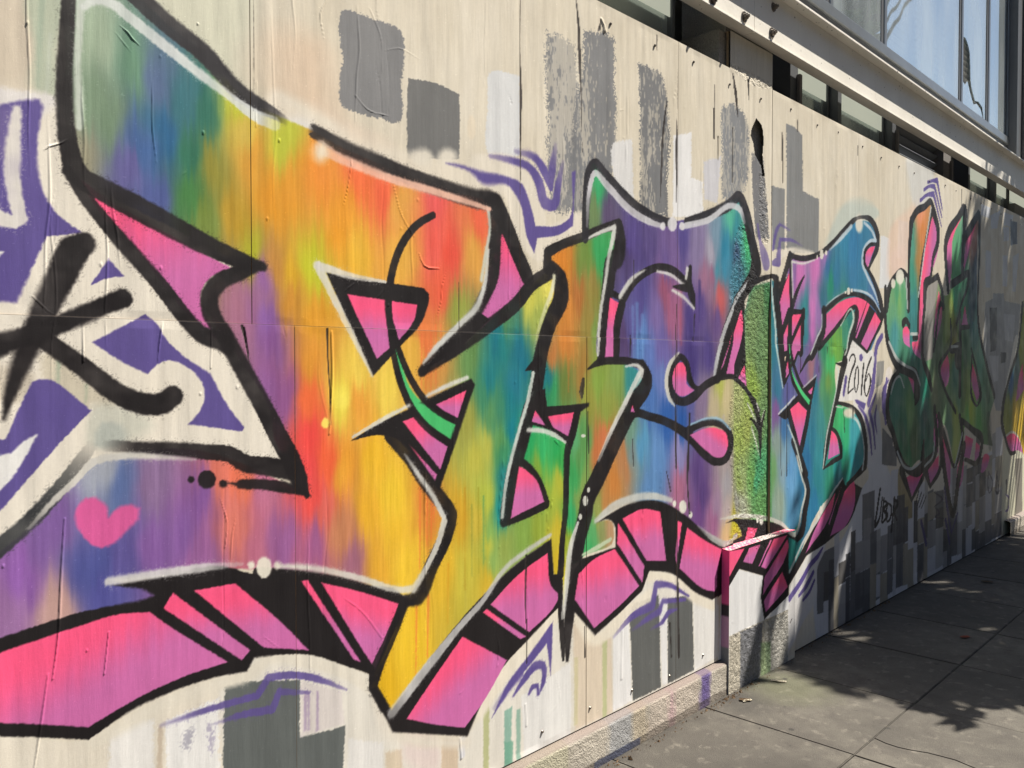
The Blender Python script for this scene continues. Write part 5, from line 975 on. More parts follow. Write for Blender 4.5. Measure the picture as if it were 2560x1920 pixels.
def vnoise(x, z, sx, sz, seed=0):
    u = x / sx + seed * 37.13; v = z / sz + seed * 91.7
    iu = np.floor(u); iv = np.floor(v); fu = u - iu; fv = v - iv
    fu = fu * fu * (3 - 2 * fu); fv = fv * fv * (3 - 2 * fv)
    a = iu.astype(np.int64) & 511; b = iv.astype(np.int64) & 511; a1 = (a + 1) & 511; b1 = (b + 1) & 511
    return (TAB[b, a] * (1 - fu) + TAB[b, a1] * fu) * (1 - fv) + (TAB[b1, a] * (1 - fu) + TAB[b1, a1] * fu) * fv
def fbm(x, z, sx, sz, seed=0, oct=3):
    s = 0; w = 1; t = 0
    for k in range(oct): s = s + w * vnoise(x, z, sx / 2 ** k, sz / 2 ** k, seed + k * 3); t += w; w *= .55
    return s / t
def smooth(P, closed):
    n = len(P); out = []
    segs = n if closed else n - 1
    if n == 1: return P
    for i in range(segs):
        p1 = P[i]; p2 = P[(i + 1) % n]
        p0 = P[i - 1] if (closed or i > 0) else p1
        p3 = P[(i + 2) % n] if (closed or i + 2 < n) else p2
        c1, c2 = p1[4], p2[4]
        L = math.hypot(p2[0] - p1[0], p2[1] - p1[1]); m = max(1, min(6, int(L / 28) + 1))
        if c1 and c2: m = 1
        # centripetal-like tangents limited by the segment length
        def tan(a, b, c):
            la = math.hypot(b[0] - a[0], b[1] - a[1]) or 1e-6; lc = math.hypot(c[0] - b[0], c[1] - b[1]) or 1e-6
            tx = (b[0] - a[0]) / la * lc + (c[0] - b[0]) / lc * la; ty = (b[1] - a[1]) / la * lc + (c[1] - b[1]) / lc * la
            return tx / (la + lc), ty / (la + lc)
        d = ((p2[0] - p1[0]) / (L or 1), (p2[1] - p1[1]) / (L or 1))
        t1 = d if c1 or p0 is p1 else tan(p0, p1, p2); t2 = d if c2 or p3 is p2 else tan(p1, p2, p3)
        for k in range(m):
            t = k / m; h00 = 2*t**3 - 3*t*t + 1; h10 = t**3 - 2*t*t + t; h01 = 1 - h00; h11 = t**3 - t*t
            out.append((h00*p1[0] + h10*L*t1[0] + h01*p2[0] + h11*L*t2[0], h00*p1[1] + h10*L*t1[1] + h01*p2[1] + h11*L*t2[1], p1[2] + (p2[2] - p1[2]) * t, p1[3] + (p2[3] - p1[3]) * t, 0))
    if not closed: out.append(P[-1])
    return out
LAYERS = []; SEEDS = {}
for ln in PAINT.strip().split('\n'):
    q = ln.split('|')
    if q[0] == 'seed':
        a = np.array([[float(v) for v in w.split(',')] for w in q[2].split()]); SEEDS[q[1]] = (a[:, :2], a[:, 2:]); continue
    P = []
    for w in q[6].split():
        c = w.endswith('!'); v = [float(k) for k in w.rstrip('!').split(',')]
        P.append((v[0], v[1], v[2] / 2 if len(v) > 2 else 0., v[3] / 100 if len(v) > 3 else 1., c))
    isS = q[0] in 'sh'
    A = np.array([p[:4] for p in smooth(P, not isS)], np.float32)
    pad = float(q[2]) * 4 + (20 if q[0] == 's' else 0) + float(q[4]) + (A[:, 2].max() if isS else 0) + 2
    LAYERS.append(dict(k=q[0], c=np.array([float(v) for v in q[1].split(',')], np.float32), soft=float(q[2]), a=float(q[3]) / 100, r=float(q[4]), e=q[5], A=A,
        bb=(A[:, 0].min() - pad, A[:, 0].max() + pad, A[:, 1].min() - pad, A[:, 1].max() + pad), pad=pad, fade=bool((A[:, 3] < 1).any())))
def stroke_sdf(A, X, Z, fade):
    best = np.full((len(Z), len(X)), 1e6, np.float32); al = np.ones_like(best) if fade else None
    n = len(A)
    for i in range(max(1, n - 1)):
        a = A[i]; b = A[min(i + 1, n - 1)]
        R = max(a[2], b[2]) + 40
        i0, i1 = np.searchsorted(X, (min(a[0], b[0]) - R, max(a[0], b[0]) + R)); j0, j1 = np.searchsorted(Z, (min(a[1], b[1]) - R, max(a[1], b[1]) + R))
        if i0 >= i1 or j0 >= j1: continue
        px = X[None, i0:i1] - a[0]; pz = Z[j0:j1, None] - a[1]; dx = b[0] - a[0]; dz = b[1] - a[1]; L2 = dx * dx + dz * dz + 1e-6
        t = np.clip((px * dx + pz * dz) / L2, 0, 1)
        d = np.hypot(px - t * dx, pz - t * dz) - (a[2] + (b[2] - a[2]) * t)
        sub = best[j0:j1, i0:i1]; m = d < sub
        if fade: al[j0:j1, i0:i1][m] = (a[3] + (b[3] - a[3]) * t)[m]
        np.minimum(sub, d, out=sub)
    return best, al
def fill_sdf(A, X, Z, R):
    best = np.full((len(Z), len(X)), R * R, np.float32); ins = np.zeros((len(Z), len(X)), bool)
    n = len(A)
    for i in range(n):
        a = A[i]; b = A[(i + 1) % n]
        dx = float(b[0] - a[0]); dz = float(b[1] - a[1])
        # crossing test: rows between the two ends, columns left of the crossing
        if dz != 0:
            lo, hi = min(a[1], b[1]), max(a[1], b[1]); j0, j1 = np.searchsorted(Z, (lo, hi))
            if j1 > j0:
                xc = a[0] + (Z[j0:j1] - a[1]) / dz * dx
                ins[j0:j1] ^= X[None, :] < xc[:, None]
        i0, i1 = np.searchsorted(X, (min(a[0], b[0]) - R, max(a[0], b[0]) + R)); j0, j1 = np.searchsorted(Z, (min(a[1], b[1]) - R, max(a[1], b[1]) + R))
        if i0 >= i1 or j0 >= j1: continue
        px = X[None, i0:i1] - a[0]; pz = Z[j0:j1, None] - a[1]
        t = np.clip((px * dx + pz * dz) / (dx * dx + dz * dz + 1e-6), 0, 1)
        d = (px - t * dx) ** 2 + (pz - t * dz) ** 2
        sub = best[j0:j1, i0:i1]; np.minimum(sub, d, out=sub)
    d = np.sqrt(best); return np.where(ins, -d, d)
def paint(X, Z):
    """X, Z: sorted columns and rows in mm. Returns colour (sRGB 0..255), stucco mask, relief (mm)."""
    X = X.astype(np.float32); Z = Z.astype(np.float32)
    GX, GZ = np.meshgrid(X, Z)
    n1 = fbm(GX, GZ, 260, 420, 1)[..., None]; n2 = fbm(GX, GZ, 14, 220, 2)[..., None]
    C = np.array([216, 206, 184], np.float32) + (n1 - .5) * np.array([22, 24, 28]) + (n2 - .5) * np.array([16, 16, 16])
    C = C.astype(np.float32)
    M = np.zeros(GX.shape, np.float32); Hh = np.zeros(GX.shape, np.float32)
    for L in LAYERS:
        x0, x1, z0, z1 = L['bb']
        i0, i1 = np.searchsorted(X, (x0, x1)); j0, j1 = np.searchsorted(Z, (z0, z1))
        if i0 >= i1 or j0 >= j1: continue
        xs = X[i0:i1]; zs = Z[j0:j1]; gx = GX[j0:j1, i0:i1]; gz = GZ[j0:j1, i0:i1]; al = None
        if L['k'] in 'sh': d, al = stroke_sdf(L['A'], xs, zs, L['fade'])
        else: d = fill_sdf(L['A'], xs, zs, L['pad'] + 60)
        soft = L['soft']
        if L['k'] == 'h':
            w = np.clip(-d / (np.maximum(L['A'][:, 2].max(), 1.5)) , 0, 1); Hh[j0:j1, i0:i1] += L['a'] * 10 * w * w * (3 - 2 * w); continue
        if L['k'] != 'm': d = d + (vnoise(gx, gz, 5, 6, 5) - .5) * min(3.0, soft * .8)
        if L['r']:
            edge = np.clip(1 + d / (L['r'] * 2.2 + 4), 0, 1)
            sp = vnoise(gx, gz, 4.2, 4.8, 8) * .55 + fbm(gx, gz, 40, 110, 9) * .45
            d = d + np.maximum(0, sp - .62 + .30 * edge) * L['r'] * 1.5 + (vnoise(gx, gz, 9, 9, 4) - .5) * 3
        if L['k'] in 'sf' and soft >= 2.5 and not L['r']:
            soft = soft * (.55 + 1.9 * np.clip(fbm(gx, gz, 210, 160, 77) * 1.6 - .35, 0, 1) ** 1.5)
        a = np.clip(.5 - d / (2 * soft), 0, 1); a = a * a * (3 - 2 * a)
        if L['k'] == 's' and L['soft'] >= 2.5:
            dots = vnoise(gx + gz * .37, gz - gx * .31, 3.1, 3.1, 78)
            a = np.maximum(a, np.clip(1 - d / 20, 0, 1) ** 2 * np.clip((dots - .70) / .12, 0, 1) * .55)
        if L['k'] == 's': a = a * (.84 + .16 * np.clip(fbm(gx, gz, 70, 55, 80) * 2.2 - .4, 0, 1))
        a = a * L['a']
        if L['r'] >= 24 and L['k'] == 'f':
            big = fbm(gx, gz, 130, 210, 71); sp2 = vnoise(gx + gz * .05, gz - gx * .2, 4.5, 15, 72) * .55 + vnoise(gx, gz, 11, 60, 73) * .45
            a = a * (1 - .55 * np.clip((sp2 + (big - .5) * 1.0 + (L['r'] - 40) * .004 - .60) / .14, 0, 1))
        if al is not None: a = a * al
        if L['k'] == 'm': M[j0:j1, i0:i1] = np.maximum(M[j0:j1, i0:i1], a); continue
        if a.max() <= 0: continue
        if L['k'] == 'g':
            pos, cs = SEEDS[L['e']]; m = a > 0; px = gx[m]; pz = gz[m]
            st = (vnoise(px, pz * 0 + 40, 7, 50, 3) - .5) * 34 + (vnoise(px, pz * 0 + 9, 30, 50, 6) - .5) * 60
            wob = (fbm(px, pz, 90, 160, 12) - .5) * 50
            qz = pz + st; qx = px + wob
            sel = (pos[:, 0] > px.min() - 300) & (pos[:, 0] < px.max() + 300)
            acc = np.zeros((len(px), 3), np.float32); ws = np.zeros(len(px), np.float32)
            for (sx, sz), c in zip(pos[sel], cs[sel]):
                w = 1.0 / (((qx - sx) ** 2 + (.55 * (qz - sz)) ** 2) + 250.0) ** 1.85
                w = w.astype(np.float32) * 1e6; acc += w[:, None] * c.astype(np.float32); ws += w
            col = acc / ws[:, None] * .965; col += ((vnoise(px, pz, 5, 90, 21) - .5) * 11)[:, None]
            sub = C[j0:j1, i0:i1]; sub[m] += (col - sub[m]) * a[m][:, None]; continue
        if L['k'] == 'p':
            e = [float(v) for v in L['e'].split(',')]; dx, dz = e[3], e[4]; pr = gx * dx + gz * dz; q = L['A'][:, 0] * dx + L['A'][:, 1] * dz
            t = np.clip((pr - q.min()) / (np.ptp(q) + 1), 0, 1) + (fbm(gx, gz, 18, 160, 14) - .5) * .12
            t = np.clip((t - .35) / .5, 0, 1); t = (t * t * (3 - 2 * t))[..., None]
            col = np.array(e[:3], np.float32) * (1 - t) + L['c'] * t
        else: col = L['c']
        sub = C[j0:j1, i0:i1]; sub += (col - sub) * a[..., None]
    # weathering: fine mottling, overspray dust, small chips
    C *= (1 + (fbm(GX, GZ, 10, 60, 30)[..., None] - .5) * .05 + (vnoise(GX + GZ * .31, GZ - GX * .27, 4.3, 4.1, 31)[..., None] - .5) * .025)
    C *= 1 + (M * (vnoise(GX + GZ * .4, GZ - GX * .3, 9, 9, 35) - .5))[..., None] * .26
    gray = C.mean(-1, keepdims=True); C = gray + (C - gray) * .98
    C += ((vnoise(GX, GZ, 3.4, 3.4, 33) > .972) * 18)[..., None]
    # relief of the sheet: broad waves, bubbles, drips
    Hh += (fbm(GX, GZ, 120, 700, 40) - .5) * 5.5 + (vnoise(GX, GZ, 26, 340, 41) - .5) * 2.0 * np.clip(fbm(GX, GZ, 300, 300, 42) * 2.4 - .7, 0, 1)
    return np.clip(C, 6, 250), M, Hh
BUB = [(RNG.uniform(300, 9000), RNG.uniform(180, 2850), RNG.uniform(1.5, 3.6), RNG.uniform(2, 8)) for k in range(190)]

RIDGES = []
for k in range(70):       # long vertical wrinkles of the paint skin
    rx, rz = RNG.uniform(420, 4200), RNG.uniform(600, 2850); rl = RNG.uniform(180, 620); w = RNG.uniform(2.2, 4.5)
    wob = np.cumsum(RNG.normal(0, 5, 6)); P_ = [(rx + wob[t], rz - rl * t / 5, w * (.3, .8, 1, 1, .8, .4)[t], 1., False) for t in range(6)]
    A_ = np.array([p[:4] for p in smooth(P_, False)], np.float32)
    LAYERS.append(dict(k='h', c=None, soft=1., a=RNG.uniform(.08, .24) * (-.6 if k % 4 == 0 else 1), r=0., e='', A=A_, bb=(A_[:, 0].min() - 8, A_[:, 0].max() + 8, A_[:, 1].min() - 8, A_[:, 1].max() + 8), pad=8, fade=False))
for k in range(140):      # drips, wrinkles and raised fibres under the paint
    rx, rz = RNG.uniform(350, 8500), RNG.uniform(200, 2800); rl = RNG.uniform(30, 260) if k % 3 else RNG.uniform(20, 70); an = RNG.normal(0, .10) if k % 3 else RNG.uniform(-1.2, 1.2)
    wob = RNG.normal(0, rl * .05, 4); q = [(rx + math.sin(an) * rl * (t / 3) + wob[t], rz - math.cos(an) * rl * (t / 3)) for t in range(4)]; w = RNG.uniform(1.3, 3.2)
    P_ = [(a, b, w * (.4, 1, 1.1, .5)[i], 1., False) for i, (a, b) in enumerate(q)]
    A_ = np.array([p[:4] for p in smooth(P_, False)], np.float32)
    LAYERS.append(dict(k='h', c=None, soft=1., a=RNG.uniform(.06, .22) * (-.7 if k % 5 == 0 else 1), r=0., e='', A=A_, bb=(A_[:, 0].min() - 6, A_[:, 0].max() + 6, A_[:, 1].min() - 6, A_[:, 1].max() + 6), pad=6, fade=False))
def zc(X): return .724 * max(X, .5) + 1.345            # viewing distance used to choose the mesh pitch
def grid_lines(a, b, f):
    out = [a]
    while out[-1] < b:
        out.append(out[-1] + f(out[-1]))
    out[-1] = b
    if len(out) > 2 and out[-1] - out[-2] < .0005: out.pop(-2)
    return np.array(out)
def panel(name, X0, X1, Z0, Z1, y=0.0, parent=None, thick=.016, reg=1.0, hole=None, mat=None, pitch=.86, lift=None):
    cols = grid_lines(X0, X1, lambda x: max(.002, zc(x) ** 2 / 1638 * pitch) if x > .43 else min(.03, max(.43 - x, .003)))
    zv = zc(X1); lo = 1.51 - .50 * zv - .02; hi = 1.51 + .455 * zv + .02
    dz = zc(X0) / 840 * pitch
    rows = grid_lines(Z0, Z1, lambda z: dz if lo - .02 < z < hi else min(.02, max(dz, lo - z) if z < lo else .02))
    C, M, Hh = paint(cols * 1000 * reg, (1.51 + (rows - 1.51) * reg) * 1000)
    nx, nz = len(cols), len(rows)
    GX, GZ = np.meshgrid(cols, rows)
    for bx, bz, br, bh in BUB:
        bx /= 1000; bz /= 1000; br = br / 1000
        if not (X0 + .02 < bx < X1 - .02 and Z0 + .02 < bz < Z1 - .02): continue
        i0, i1 = np.searchsorted(cols, (bx - br, bx + br)); j0, j1 = np.searchsorted(rows, (bz - br * 3, bz + br * 2))
        if i1 <= i0 or j1 <= j0: continue
        w = np.clip(1 - ((GX[j0:j1, i0:i1] - bx) / br) ** 2 - ((GZ[j0:j1, i0:i1] - bz) / (br * 2)) ** 2, 0, 1); Hh[j0:j1, i0:i1] += bh / 4 * w
    Hh += M * (vnoise(GX * 1000, GZ * 1000, 8, 8, 55) + vnoise(GX * 1000, GZ * 1000, 15, 15, 56) - 1) * 2.6
    ed = np.minimum(np.minimum(GX - X0, X1 - GX), np.minimum(GZ - Z0, Z1 - GZ)); Hh *= np.clip(ed / .02, 0, 1)
    if lift: Hh += lift(GZ)
    co = np.stack([GX, y - Hh / 1000, GZ], -1).reshape(-1, 3)
    idx = np.arange(nx * nz).reshape(nz, nx)
    q = np.stack([idx[:-1, :-1], idx[:-1, 1:], idx[1:, 1:], idx[1:, :-1]], -1).reshape(-1, 4)
    if hole is not None:
        cx = (GX[:-1, :-1] + GX[1:, 1:]).ravel() * 500; cz = (GZ[:-1, :-1] + GZ[1:, 1:]).ravel() * 500
        ins = np.zeros(len(cx), bool); n = len(hole)
        for i in range(n):
            (ax, az), (bx, bz) = hole[i], hole[(i + 1) % n]
            ins ^= ((az > cz) != (bz > cz)) & (cx < (bx - ax) * (cz - az) / ((bz - az) or 1e-9) + ax)
        q = q[~ins]
    # returns of the sheet (sides, top, back): open box just behind the painted face
    b = nx * nz; yf, yb = y + .0004, y + thick
    bx = np.array([(X0, yf, Z0), (X1, yf, Z0), (X1, yf, Z1), (X0, yf, Z1), (X0, yb, Z0), (X1, yb, Z0), (X1, yb, Z1), (X0, yb, Z1)])
    bq = np.array([(1, 5, 6, 2), (0, 3, 7, 4), (3, 2, 6, 7), (0, 4, 5, 1), (4, 7, 6, 5)]) + b
    if hole is not None: bq = bq[:4]
    co = np.vstack([co, bx]); q = np.vstack([q, bq]).astype(np.int32)
    me = bpy.data.meshes.new(name)
    me.vertices.add(len(co)); me.vertices.foreach_set('co', co.astype(np.float32).ravel())
    me.loops.add(q.size); me.loops.foreach_set('vertex_index', q.ravel())
    me.polygons.add(len(q)); me.polygons.foreach_set('loop_start', np.arange(0, q.size, 4, dtype=np.int32))
    try: me.polygons.foreach_set('loop_total', np.full(len(q), 4, np.int32))
    except Exception: pass
    sm = np.ones(len(q), bool); sm[-len(bq):] = False; me.polygons.foreach_set('use_smooth', sm)
    mi = np.zeros(len(q), np.int32); mi[-len(bq):] = 1; 
    col = np.ones((len(co), 4), np.float32); col[:b, :3] = (lin(C).reshape(-1, 3) * PAINT_GAIN); col[b:, :3] = .3
    at = me.attributes.new('Col', 'FLOAT_COLOR', 'POINT'); at.data.foreach_set('color', col.ravel())
    st = np.zeros(len(co), np.float32); st[:b] = M.ravel(); at = me.attributes.new('Stucco', 'FLOAT', 'POINT'); at.data.foreach_set('value', st)
    me.materials.append(mat or M_PAINT); me.materials.append(M_WOODEDGE); me.polygons.foreach_set('material_index', mi)
    me.update(); me.validate()
    o = bpy.data.objects.new(name, me); COL.objects.link(o)
    if parent: o.parent = parent
    return o

SEAM = 1.6135; TOP = 2.868
rs = random.Random(3)
hoard = empty('plywood_hoarding', (1.6, .02, 0))
tag(hoard, 'plywood hoarding with the big orange and purple graffiti letters, left of the stucco column', 'hoarding')
def child(o, p): o.parent = p; o.matrix_parent_inverse = Matrix.Translation(p.location).inverted()
ux = [-1.2, .09, 1.091, 2.087, 3.064, 3.545]
for a, b in zip(ux[:-1], ux[1:]): child(panel('plywood_sheet', a + .0010, b - .0010, SEAM + .0008, TOP, rs.uniform(-.0015, .0015)), hoard)
lx = [-1.2, -.02, 1.212, 2.448, 3.06, 3.545]
for a, b in zip(lx[:-1], lx[1:]): child(panel('plywood_sheet', a + .0010, b - .0010, .158, SEAM, -.0022 + rs.uniform(-.001, .001)), hoard)
fence = empty('board_wall', (6.0, .02, 0))
tag(fence, 'boarded wall with the blue and green letter marked 2016 and a shaded graffiti word, right of the stucco column', 'hoarding')
child(panel('plywood_sheet', 3.9155, 4.9994, SEAM + .0008, TOP), fence)
child(panel('plywood_sheet', 3.9155, 4.9994, .004, SEAM, -.0014, pitch=.6), fence)
fx = [5.0, 6.05, 7.1, 8.3, 9.5, 10.7, 11.9]
for a, b in zip(fx[:-1], fx[1:]): child(panel('plywood_sheet', a + .0006, b - .0006, .004, TOP, pitch=.62), fence)
# screws along the top edge and the seams
sme = bpy.data.meshes.new('screw'); bm = bmesh.new(); bmesh.ops.create_cone(bm, cap_ends=True, segments=10, radius1=.0065, radius2=.004, depth=.004, matrix=Matrix.Rotation(math.pi / 2, 4, 'X')); bm.to_mesh(sme); bm.free(); sme.materials.append(M_BOLT)
for x in np.arange(2.55, 8.9, .31):
    o = bpy.data.objects.new('screw', sme); COL.objects.link(o); o.location = (x + rs.uniform(-.04, .04), -.003, TOP - .05 - rs.uniform(0, .03)); child(o, hoard if x < 3.55 else fence)
for x in np.arange(2.2, 3.4, .27):
    o = bpy.data.objects.new('screw', sme); COL.objects.link(o); o.location = (x, -.005, .2 + rs.uniform(-.01, .02)); child(o, hoard)

# ------------------------------------------------------------------ the building behind: plinth, pier, column, beam, windows
bld = empty('street_building', (3.7, .3, 0))
tag(bld, 'stucco building behind the hoarding with a white bolted beam and blue glass windows', 'building')
HOLE = [tuple(float(v) for v in w.split(',')) for w in "3748,2695 3804,2675 3822,2646 3827,2594 3817,2531 3826,2471 3842,2433 3816,2428 3803,2475 3738,2516 3720,2573 3695,2600 3703,2630".split()]
col = panel('stucco_column', 3.50, 3.9145, .60, 3.04, .010, None, .012, 1.0, HOLE, None, .6, lambda z: 8.5 * np.clip((z - 1.75) / .25, 0, 1)); child(col, bld)
child(box('column_core', 3.45, 3.95, .032, .26, 0, 3.04, M_STUCCO), bld)
PY = -.042
pier = panel('pier', 3.44, 4.118, .002, .662, PY, None, .04, 1.95 / (1.95 + PY), None, None, .7); child(pier, bld)
# the pier's left cheek and its sprayed top (painted with the colours of the wall just behind)
def strip(name, quad, n, m, colfn, mat, rough=1.0):
    me = bpy.data.meshes.new(name); P = [Vector(p) for p in quad]; vs = []; cs = []
    for j in range(m + 1):
        for i in range(n + 1):
            s, t = i / n, j / m; p = (P[0] * (1 - s) + P[1] * s) * (1 - t) + (P[3] * (1 - s) + P[2] * s) * t
            vs.append(p); cs.append(colfn(p, s, t))
    fs = [(j * (n + 1) + i, j * (n + 1) + i + 1, (j + 1) * (n + 1) + i + 1, (j + 1) * (n + 1) + i) for j in range(m) for i in range(n)]
    me.from_pydata(vs, [], fs)
    at = me.attributes.new('Col', 'FLOAT_COLOR', 'POINT'); c = np.ones((len(vs), 4), np.float32); c[:, :3] = lin(np.array(cs)) * PAINT_GAIN; at.data.foreach_set('color', c.ravel())
    at = me.attributes.new('Stucco', 'FLOAT', 'POINT'); at.data.foreach_set('value', np.full(len(vs), rough, np.float32))
    me.materials.append(mat); return link(name, me)
def cheek_col(p, s, t):
    z = p.z
    if z > .42: return (225, 85, 140)
    if z > .36: return (60, 50, 55)
    if z > .22: return (190, 140, 165)
    return (128, 128, 128)
child(strip('pier_cheek', [(3.4395, .012, .002), (3.4395, PY, .002), (3.4395, PY, .662), (3.4395, .012, .662)], 4, 60, cheek_col, M_PAINT, .3), bld)
def top_col(p, s, t):
    n = TAB[int(p.x * 320) % 512, int(p.y * 900) % 512]
    if n > .66: return (190, 178, 170)
    x = (p.x - 3.44) / .678
    return (226, 92, 124) if x < .45 or x > .72 else ((190, 175, 166) if n > .4 else (60, 52, 54))
child(strip('pier_top', [(3.44, PY, .6625), (4.117, PY, .6625), (4.085, -.004, .6665), (3.44, .011, .6685)], 90, 8, top_col, M_PAINT, .8), bld)
# plinth: rendered kerb under the sheets, with paint drips
def plinth_mesh(name, x0, x1, y, zt, zf):
    nx = int((x1 - x0) / .009); nz = 26; rows = []
    for k in range(nz + 1): rows.append((y, k / nz * (zt - .012)))
    rows += [(y + .004, zt - .004), (y + .012, zt)] + [(y + .012 + k * .01, zt + .001 * k) for k in range(1, 6)]
    vs = []; cs = []; st = []
    for i in range(nx + 1):
        x = x0 + (x1 - x0) * i / nx
        for (yy, z) in rows:
            xm = np.array([x * 1000.]); zm = np.array([z * 1000. + yy * 600])
            n = float(vnoise(xm, zm, 8, 8, 61)[0] + vnoise(xm, zm, 17, 17, 62)[0] - 1)
            b = float(fbm(xm, zm, 140, 90, 63)[0]); d = n * .0018
            vs.append((x, yy - (d if z < zt - .003 else 0), z + (d * .4 if z >= zt - .003 else 0)))
            c = np.array([186, 178, 163.]) * (.86 + .28 * b)
            for (px, w, cc, a) in ((3.245, .05, (96, 80, 140), .85), (2.62, .09, (150, 158, 170), .45), (2.98, .03, (190, 140, 160), .5), (2.2, .12, (196, 196, 150), .3), (3.0, .2, (200, 180, 165), .3), (1.8, .3, (190, 185, 150), .3), (2.75, .06, (200, 178, 140), .3)):
                m = max(0, min(1, (w - abs(x - px) + (float(vnoise(xm, zm, 12, 60, 65)[0]) - .5) * .03) / .02)); c = c * (1 - a * m) + np.array(cc) * a * m
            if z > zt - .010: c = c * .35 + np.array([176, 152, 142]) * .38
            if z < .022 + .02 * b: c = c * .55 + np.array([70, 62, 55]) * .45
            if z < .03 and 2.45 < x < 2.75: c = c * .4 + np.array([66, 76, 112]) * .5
            cs.append(c); st.append(1.0)
    m = len(rows); fs = [(i * m + k, (i + 1) * m + k, (i + 1) * m + k + 1, i * m + k + 1) for i in range(nx) for k in range(m - 1)]
    me = bpy.data.meshes.new(name); me.from_pydata(vs, [], fs)
    at = me.attributes.new('Col', 'FLOAT_COLOR', 'POINT'); c = np.ones((len(vs), 4), np.float32); c[:, :3] = lin(np.clip(np.array(cs), 5, 250)) * PAINT_GAIN; at.data.foreach_set('color', c.ravel())
    at = me.attributes.new('Stucco', 'FLOAT', 'POINT'); at.data.foreach_set('value', np.array(st, np.float32))
    me.polygons.foreach_set('use_smooth', np.ones(len(me.polygons), bool)); me.materials.append(M_PAINT); return link(name, me)
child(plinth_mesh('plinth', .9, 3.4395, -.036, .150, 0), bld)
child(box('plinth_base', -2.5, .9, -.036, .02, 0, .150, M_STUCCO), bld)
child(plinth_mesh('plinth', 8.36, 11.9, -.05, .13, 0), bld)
# wall core behind everything, recess behind the hoarding
child(box('wall', -3, 14, .42, .8, 0, 6.5, M_DARKWALL), bld)
# beam: web, top lip, soffit return
child(box('beam', -2.5, 3.6262, -.050, .012, 3.053, 3.282, M_BEAM, None, .002), bld)
child(box('beam', 3.6292, 13, -.050, .012, 3.053, 3.282, M_BEAM, None, .002), bld)
child(box('beam_lip', -2.5, 13, -.101, .05, 3.2835, 3.296, M_BEAM, None, .002), bld)
child(box('beam_flange', -2.5, 13, -.056, -.0505, 3.053, 3.060, M_BEAM, None, .001), bld)
def bolt(x, z, s=1.0):
    me = bpy.data.meshes.new('bolt'); bm = bmesh.new()
    R = Matrix.Rotation(math.pi / 2, 4, 'X')
    bmesh.ops.create_cone(bm, cap_ends=True, segments=20, radius1=.026 * s, radius2=.024 * s, depth=.006, matrix=Matrix.Translation((0, -.003, 0)) @ R)
    bmesh.ops.create_cone(bm, cap_ends=True, segments=6, radius1=.017 * s, radius2=.015 * s, depth=.018, matrix=Matrix.Translation((0, -.014, 0)) @ R)
    bmesh.ops.create_cone(bm, cap_ends=True, segments=12, radius1=.009 * s, radius2=.007 * s, depth=.014, matrix=Matrix.Translation((0, -.029, 0)) @ R)
    bm.to_mesh(me); bm.free(); o = link('bolt', me, M_BOLT); o.location = (x, -.05, z); o.scale = (1, .75, 1); child(o, bld)
for x, z, s in ((3.53, 3.095, 1), (3.815, 3.226, .85), (3.80, 3.10, 1), (3.25, 3.20, 1), (3.25, 3.085, 1)): bolt(x, z, s)
# upper part of the column above the hoarding
child(box('head_block', 3.50, 3.95, .024, .26, 3.04, 3.5, M_STUCCO), bld)
# strip windows behind the hoarding top
def window(name, x0, x1, z0, z1, y, gm, fw=.03, fm=None, fd=.06):
    w = empty(name, ((x0 + x1) / 2, y, z0)); child(w, bld)
    fm = fm or M_DARK
    for (a, b, c, d) in ((x0, x0 + fw, z0, z1), (x1 - fw, x1, z0, z1), (x0 + fw, x1 - fw, z0, z0 + fw), (x0 + fw, x1 - fw, z1 - fw, z1)):
        child(box('frame', a, b, y - fd / 2, y + fd / 2, c, d, fm, None, .002), w)
    child(box('pane', x0 + fw - .004, x1 - fw + .004, y - .003, y + .003, z0 + fw - .004, z1 - fw + .004, gm), w)
    return w
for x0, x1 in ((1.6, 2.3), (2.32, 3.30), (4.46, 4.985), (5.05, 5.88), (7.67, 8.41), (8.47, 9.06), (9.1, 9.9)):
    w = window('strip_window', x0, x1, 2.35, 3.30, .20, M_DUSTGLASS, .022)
    child(box('glow_panel', x0 + .024, x1 - .024, .180, .184, 3.085, 3.29, M_GLOW_PANEL), w)  # added self-glowing panel that brightens the upper part of the pane
for a, b, m in ((3.655, 3.757, M_GREYWALL), (4.36, 4.455, M_DARK), (4.99, 5.045, M_DARK), (5.885, 5.955, M_DARK), (6.97, 7.15, M_GREYWALL), (7.62, 7.665, M_DARK), (8.415, 8.465, M_DARK)):
    child(box('post', a, b, .12, .24, 2.3, 3.3, m, None, .003), bld)
for a in (4.435, 5.935, 7.12): child(box('post_edge', a, a + .03, .10, .119, 2.3, 3.1, M_GREYWALL, None, .002), bld)
for k in range(9):
    o = box('louver', 5.96, 6.965, -.035, .035, -.004, .004, M_LOUVER, None, .001); o.location = (0, .19, 2.72 + k * .062); o.rotation_euler = (math.radians(-38), 0, 0); child(o, bld)
child(box('ledge_board', 5.98, 6.62, .16, .18, 2.84, 2.925, M_SLAT), bld)
